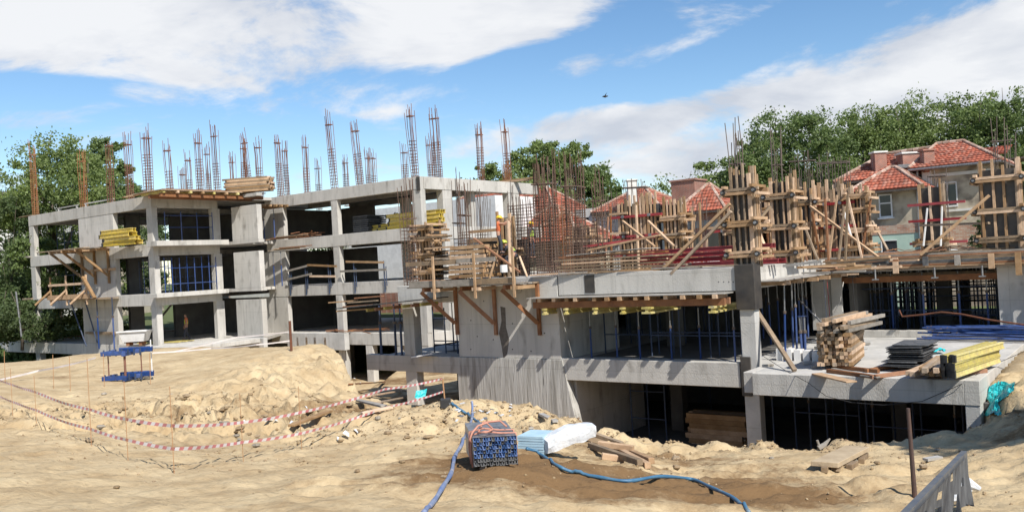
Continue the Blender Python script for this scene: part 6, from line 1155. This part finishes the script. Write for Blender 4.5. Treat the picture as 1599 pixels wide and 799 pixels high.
    b=MB(); b.raw([bp(-wv_/2-.005,.02,.02),bp(wv_/2+.005,.02,.02),bp(wv_/2+.005,hv_+.045,.02),bp(-wv_/2-.005,hv_+.045,.02),bp(-wv_/2-.005,.02,.72),bp(wv_/2+.005,.02,.72),bp(wv_/2+.005,hv_+.045,.72),bp(-wv_/2-.005,hv_+.045,.72)],[(0,3,7,4),(1,5,6,2),(3,2,6,7)]); b.build('bundle_wrapping','steel',R)
    for t in (.1,.24):
        b=MB(); e=.012; pts=[bp(-wv_/2-e,.0,t),bp(-wv_/2-e-.01,hv_*.6,t+.03),bp(-wv_/2-e,hv_+.06,t),bp(-.1,hv_+.085,t+.04),bp(.1,hv_+.07,t-.02),bp(wv_/2+e,hv_+.06,t),bp(wv_/2+e,.0,t)]; b.tube(pts,.014,6); b.build('strap','strap',R,smooth=True)
    b=MB(); b.tube([bp(-.32,.36,.0),bp(-.34,.42,-.02),bp(-.3,.5,.0),bp(-.2,.56,.1),bp(-.06,.56,.2),bp(.0,.5,.1),bp(-.1,.49,.02),bp(-.2,.47,.1),bp(-.1,.54,.3),bp(.16,.52,.4),bp(.2,.5,.2)],.015,6); b.build('strap_loop','strap',R,smooth=True)
    for a in (-.18,.12): b=MB(); b.box(x0+a-.05,x0+a+.05,y0+.06,y0+.5,z0-.08,z0+.02); b.build('skid','woodo',R)
    # wrapped foam sheets
    f=onG(856,716); x0,y0,z0=f.x+.02,f.y,f.z
    R=T('foam_pack','pack of pale blue foam strips half wrapped in wrinkled white film','insulation pack',f,0)
    for i in range(7):
        b=MB(); z=z0+.03+i*.042; a=x0-.33+.01*math.sin(i*2); b.raw([Vector(q) for q in ((a-.15,y0+.28,z),(a+.25,y0+.1,z),(a+.5,y0+.55,z),(a+.08,y0+.75,z),(a-.15,y0+.28,z+.035),(a+.25,y0+.1,z+.035),(a+.5,y0+.55,z+.035),(a+.08,y0+.75,z+.035))],BOXF); b.build('foam_sheet','foamb',R)
    n=22;mm=9; ang=math.radians(24); A_=Vector((x0-.02,y0+.02,z0+.02)); D=Vector((math.cos(ang),math.sin(ang),.18)).normalized(); S=Vector((-math.sin(ang),math.cos(ang),0)); b=MB(); vs=[]
    for i in range(n+1):
        t=i/n; hh=.27+.07*math.sin(t*2.8+.3); ww=.46
        for j in range(mm):
            q=j/mm*2*math.pi+.4; e=.05*vn1(i*.25,j*3.1)+.012*vn1(i*1.7,j*2.1); cx=math.cos(q); cz=math.sin(q); k=1/max(abs(cx),abs(cz))**.72
            vs.append(A_+D*(t*.88)+S*(ww/2*(cx*k*.8)+.16+e)+Vector((0,0,hh/2*(1+cz*k*.85)+e*.6)))
    b.raw(vs,[(i*mm+j,i*mm+(j+1)%mm,(i+1)*mm+(j+1)%mm,(i+1)*mm+j) for i in range(n) for j in range(mm)]+[tuple(range(mm-1,-1,-1)),tuple(n*mm+j for j in range(mm))]); b.build('film_wrap','foam',R,smooth=False)
    # loose timbers by the foam
    TB=[((922,700),(1000,728),.0),((940,716),(975,722),.0),((952,700),(1012,732),.0),((916,690),(960,706),.02),((935,704),(990,712),.09),((960,700),(1018,727),.02),((925,687),(972,701),.05)]
    for i,(a,c,dz) in enumerate(TB):
        P,Q=onG(*a,.05+dz),onG(*c,.05+dz); plank('timber_beam',f'square timber in the loose heap by the white wrapped pack, {ORD[i]} of seven','timber beam',P,Q,.10,.10,'wood' if i%3 else 'woodo')
    # block of timbers at right front
    P,Q=onG(1288,735,.09),onG(1340,712,.12); plank('timber_plate','short thick dusty board lying on battens at the right front','board',P,Q,.42,.08,'soil2' if 'soil2' in MT else 'wood')
    for i,(a,c) in enumerate((((1287,738),(1296,730)),((1302,737),(1312,728)),((1326,735),(1336,727)),((1345,724),(1352,714)))):
        P,Q=onG(*a,.04),onG(*c,.04); plank('batten_end','short batten end under the dusty board at the right front, '+ORD[i]+' from the left','batten',P,Q,.1,.09,'woodo')
    # post, mesh panel
    f=onG(1429,779); t=PL(1418,637,np.array([0,1.]),f.y); b=MB(); b.tube([f-Vector((0,0,.2)),t],.036,10,rs=[.034,.023]); o=b.build('steel_post','postm',smooth=False); tag(o,'rusty upright steel post at the right front','post')
    d=PL(1425,655,np.array([0,1.]),f.y)
    Y=np.array([0,1.]); P0=PL(1412,806,Y,7.2); P1=PL(1506,708,Y,10.2); 
    g0=Vector((P0.x-.2,P0.y,H(P0.x,P0.y)-.05)); g1=Vector((P1.x-.02,P1.y,H(P1.x,P1.y)-.05))
    R=T('mesh_barrier','tilted grey site barrier panel with torn mesh cloth at the lower right corner','barrier',(g1.x,g1.y,g1.z),0)
    b=MB(); b.bar(P0,P1,.06,.07); b.build('top_rail','rail',R); 
    for t in (.97,.62,.3):
        p=P0.lerp(P1,t); q=g0.lerp(g1,t); b=MB(); b.bar(q,p,.04,.04); b.build('post','rail',R)
    b=MB(); n=36; vs=[]
    for i in range(n+1):
        t=.02+.93*i/n; p=P0.lerp(P1,t); q=g0.lerp(g1,t); 
        for j in range(7): s=j/6*(.96-.12*abs(math.sin(i*.45))); w=.07*math.sin(i*1.1+j*.25)+.05*math.sin(i*2.7+j*.2); vs.append(p.lerp(q,s)+Vector((.04+w*s,-.03,0)))
    b.raw(vs,[(i*7+j,(i+1)*7+j,(i+1)*7+j+1,i*7+j+1) for i in range(n) for j in range(6) if not((i%11 in (4,5) and j>2) or (i*7+j*3)%23==0)]); b.build('mesh_cloth','mesh',R,smooth=True)
    for i,(px,py) in enumerate(((1502,775),(1497,790),(1516,770))):
        p=onG(px,py,.06); b=MB(); b.tube([p+Vector((-.1,0,0)),p+Vector((0,.04,.05)),p+Vector((.12,0,-.02))],.06,7,rs=[.02,.075,.03]); o=b.build('plastic_scrap','foam'); tag(o,('largest','lowest','rightmost')[i]+' crumpled pale scrap beside the mesh barrier','scrap')
    # hoses
    def hose(label,pts,r,m,flat=False):
        P=[onG(x,y,r*.8) for x,y in pts]; Q=[]
        for i in range(len(P)-1):
            p0=P[max(i-1,0)];p1=P[i];p2=P[i+1];p3=P[min(i+2,len(P)-1)]
            for k in range(8):
                t=k/8; q=.5*((2*p1)+(p2-p0)*t+(2*p0-5*p1+4*p2-p3)*t*t+(3*p1-p0-3*p2+p3)*t**3); q.z=max(q.z,H(q.x,q.y)+r*.7); Q.append(q)
        Q.append(P[-1]); b=MB(); b.tube(Q,r,10,rs=[r*(1+.12*math.sin(i*.8)) for i in range(len(Q))]); o=b.build('hose',m,smooth=True); return tag(o,label,'hose')
    hose('flat violet blue hose running down the sand left of the steel bundle',[(737,631),(738,645),(735,665),(722,695),(712,715),(705,740),(693,765),(678,785),(662,806)],.029,'hosep')
    hose('thin blue hose over the heap behind the steel bundle',[(705,632),(720,645),(733,652),(750,664)],.028,'hoseb')
    hose('long blue hose snaking from the foam pack to the lower right',[(822,706),(845,714),(870,730),(895,740),(930,748),(980,754),(1030,750),(1080,750),(1110,763),(1145,785),(1170,804)],.025,'hoseb')
    # turquoise tarps
    def cloth(label,o0,ux,vx,n,m_,amp,mat_,shape=None):
        b=MB(); vs=[]
        for i in range(n+1):
            for j in range(m_+1):
                a,c=i/n,j/m_; p=o0+ux*a+vx*c; w=vn1(i*.45,j*.45)*amp+vn1(i*.9+7,j*.9)*amp*.6
                if shape: p=p+ux*(shape(c)*(a-.5))
                vs.append(p+Vector((w*.5,-abs(w),w)))
        b.raw(vs,[(i*(m_+1)+j,(i+1)*(m_+1)+j,(i+1)*(m_+1)+j+1,i*(m_+1)+j+1) for i in range(n) for j in range(m_)]); o=b.build('tarpaulin',mat_,smooth=False); return tag(o,label,'tarpaulin')
    b=MB(); vs=[]; nr,nc=26,22
    for i in range(nr+1):
        t=i/nr; lx=np.interp(t,[0,.3,.6,1],[1535,1531,1546,1536]); rx=np.interp(t,[0,.3,.6,1],[1584,1582,1557,1563])
        for j in range(nc+1):
            q=j/nc; p=onG(lx+(rx-lx)*q,600+52*t+6*(1-t)*(1-q)+2*math.sin(q*9),.05,15,34); w=.16*abs(vn1(i*.5,j*.5))+.1*abs(vn1(i*1.1+4,j*1.1)); vs.append(p+Vector((0,-w*.8,w*.6)))
    b.raw(vs,[(i*(nc+1)+j,(i+1)*(nc+1)+j,(i+1)*(nc+1)+j+1,i*(nc+1)+j+1) for i in range(nr) for j in range(nc)]); o=b.build('tarpaulin','tarp'); tag(o,'crumpled turquoise tarpaulin hanging on the earth bank right of the terrace','tarpaulin')
    a=G(1452,548,.12); cloth('small turquoise sheet lying on the terrace behind the dark panels',a,Vector((.55,.1,0)),Vector((.1,.4,.0)),12,9,.1,'tarp')
    a=onG(650,634,.15); cloth('small turquoise scrap in the gap left of the middle column',a+Vector((0,-.3,.1)),Vector((.28,.1,0)),Vector((.05,.1,.2)),8,8,.05,'tarp')
    # litter, planks in the gap, stones
    for i,(a,c,m_) in enumerate((((560,612),(640,600),'woodo'),((575,622),(625,612),'wood'),((548,604),(600,598),'woodr'),((590,632),(632,622),'woodo'),((560,628),(600,640),'woodg'),((600,606),(640,612),'wood'),((565,650),(612,640),'wood'),((455,672),(515,648),'wood'))):
        P,Q=onG(*a,.06),onG(*c,.06); plank('plank',f'thin plank on the ground between the mound and the middle column, {ORD[i]} one','plank',P,Q,.16,.05,m_)
    for i,(px,py,s) in enumerate(((420,662,.10),(431,666,.06),(449,654,.08),(382,668,.04),(457,674,.08),(465,681,.05),(540,683,.16),(556,680,.10),(528,692,.05),(563,600,.15),(553,592,.12),(478,642,.06))):
        p=onG(px,py,.03); b=MB(); r=random.uniform(0,3); dx,dy=math.cos(r)*s,math.sin(r)*s
        b.raw([p+Vector((-dx,-dy,0)),p+Vector((dy*.5,-dx*.5,.05)),p+Vector((dx,dy,.02)),p+Vector((-dy*.4,dx*.5,.07)),p+Vector((0,0,.11*s/.15))],[(0,1,4),(1,2,4),(2,3,4),(3,0,4),(3,2,1,0)]); o=b.build('plastic_scrap','foam'); tag(o,'crumpled white plastic scrap on the sand near the barrier tapes','scrap','white plastic scraps by the barrier tapes')
    for i in range(30):
        px=random.uniform(700,800); py=random.uniform(632,662); p=onG(px,py,.02); s=random.uniform(.02,.08); b=MB(); b.bar(p,p+Vector((s*random.uniform(-1,1)*2,s,random.uniform(0,.04))),s,.01); o=b.build('paper_scrap','foam' if i%3 else 'steel'); tag(o,'tiny pale scrap littering the heap behind the steel bundle','scrap','pale scraps on the heap')
    for i in range(70):
        if i<34: px,py=random.uniform(140,560),random.uniform(615,700)
        elif i<50: px,py=random.uniform(590,860),random.uniform(640,700)
        elif i<62: px,py=random.uniform(1000,1500),random.uniform(700,760)
        else: px,py=random.uniform(0,1599),random.uniform(680,798)
        p=onG(px,py); s=random.uniform(.03,.085)*(p.y/16)**.5
        key=i%7; 
        def f(b,key=key):
            r=random.Random(key); vs=[Vector((math.cos(t)*math.cos(q)*(1+r.uniform(-.25,.25)),math.sin(t)*math.cos(q)*(1+r.uniform(-.25,.25)),math.sin(q)*(.7+r.uniform(-.2,.2)))) for q in (-.9,-.1,.7) for t in (0,1.05,2.1,3.14,4.2,5.2)]
            b.raw(vs,[(k*6+j,k*6+(j+1)%6,(k+1)*6+(j+1)%6,(k+1)*6+j) for k in range(2) for j in range(6)]+[(5,4,3,2,1,0),tuple(range(12,18))])
        o=inst('soil_clod',cmesh(('soil_clod',key),f,'soil' if key<5 else 'stone'),None,(p.x,p.y,p.z+s*.3),(0,0,random.random()*6),(s*random.uniform(.8,1.5),s,s*.8)); tag(o,'broken clod of dry soil lying on the sand','soil clod','clods of dry soil on the sand')
    # driftwood root on the crest
    p=onG(1288,703,.03); b=MB(); b.tube([p+Vector((-.12,0,0)),p+Vector((0,0,.06)),p+Vector((.12,0,.18))],.03,6,rs=[.06,.05,.015]); b.tube([p+Vector((-.1,.0,.02)),p+Vector((-.14,0,.16))],.025,6); o=b.build('tree_root','woodg'); tag(o,'twisted pale root on the crest in front of the right basement opening','root')
    b=MB(); p=onG(1445,722,.04); b.bar(p,p+Vector((.3,.1,0)),.12,.04); o=b.build('plank','ply'); tag(o,'small pale plank scrap between the post and the barrier','plank')
    b=MB(); P,Q=onG(845,650,.05),onG(868,668,.05); b.bar(P,Q,.12,.05); o=b.build('plank','ply'); tag(o,'pale batten on the slope at the foot of the shear wall','plank')
    b=MB(); P,Q=PL(645,557,VA,25.0),PL(678,551,VA,25.2); b.bar(P,Q,.3,.05); o=b.build('plank','white'); tag(o,'white plank sticking out over the slab edge left of the shear wall','plank')
    # slanting pole at far left, bird
    f=at(33,512,60); b=MB(); b.tube([(f.x,f.y,f.z-.6),PL(25,455,Y,60)],.06,8); o=b.build('pole','steel'); tag(o,'thin pale pole standing in the greenery at the far left','pole')
    p=at(945,151,60); R=T('bird','small dark bird gliding in the blue gap between the clouds','bird',p,0); b=MB(); b.tube([p+Vector((-.22,0,0)),p,p+Vector((.2,0,.03))],.05,6,rs=[.01,.08,.03]); b.raw([p,p+Vector((.05,.1,.02)),p+Vector((-.1,.5,.18)),p+Vector((-.12,.1,0)),p+Vector((.02,-.1,.02)),p+Vector((.08,-.45,.2)),p+Vector((-.1,-.1,0))],[(0,1,2,3),(0,6,5,4)]); b.build('body','black',R)
def vn1(x,y): return float(vnoise(np.array([x]),np.array([y]))[0])
MT['bluet']=mat('bright_blue_paint',(.10,.19,.42),(.07,.12,.27),.5,8,0,rnd=.4)
ground_items()
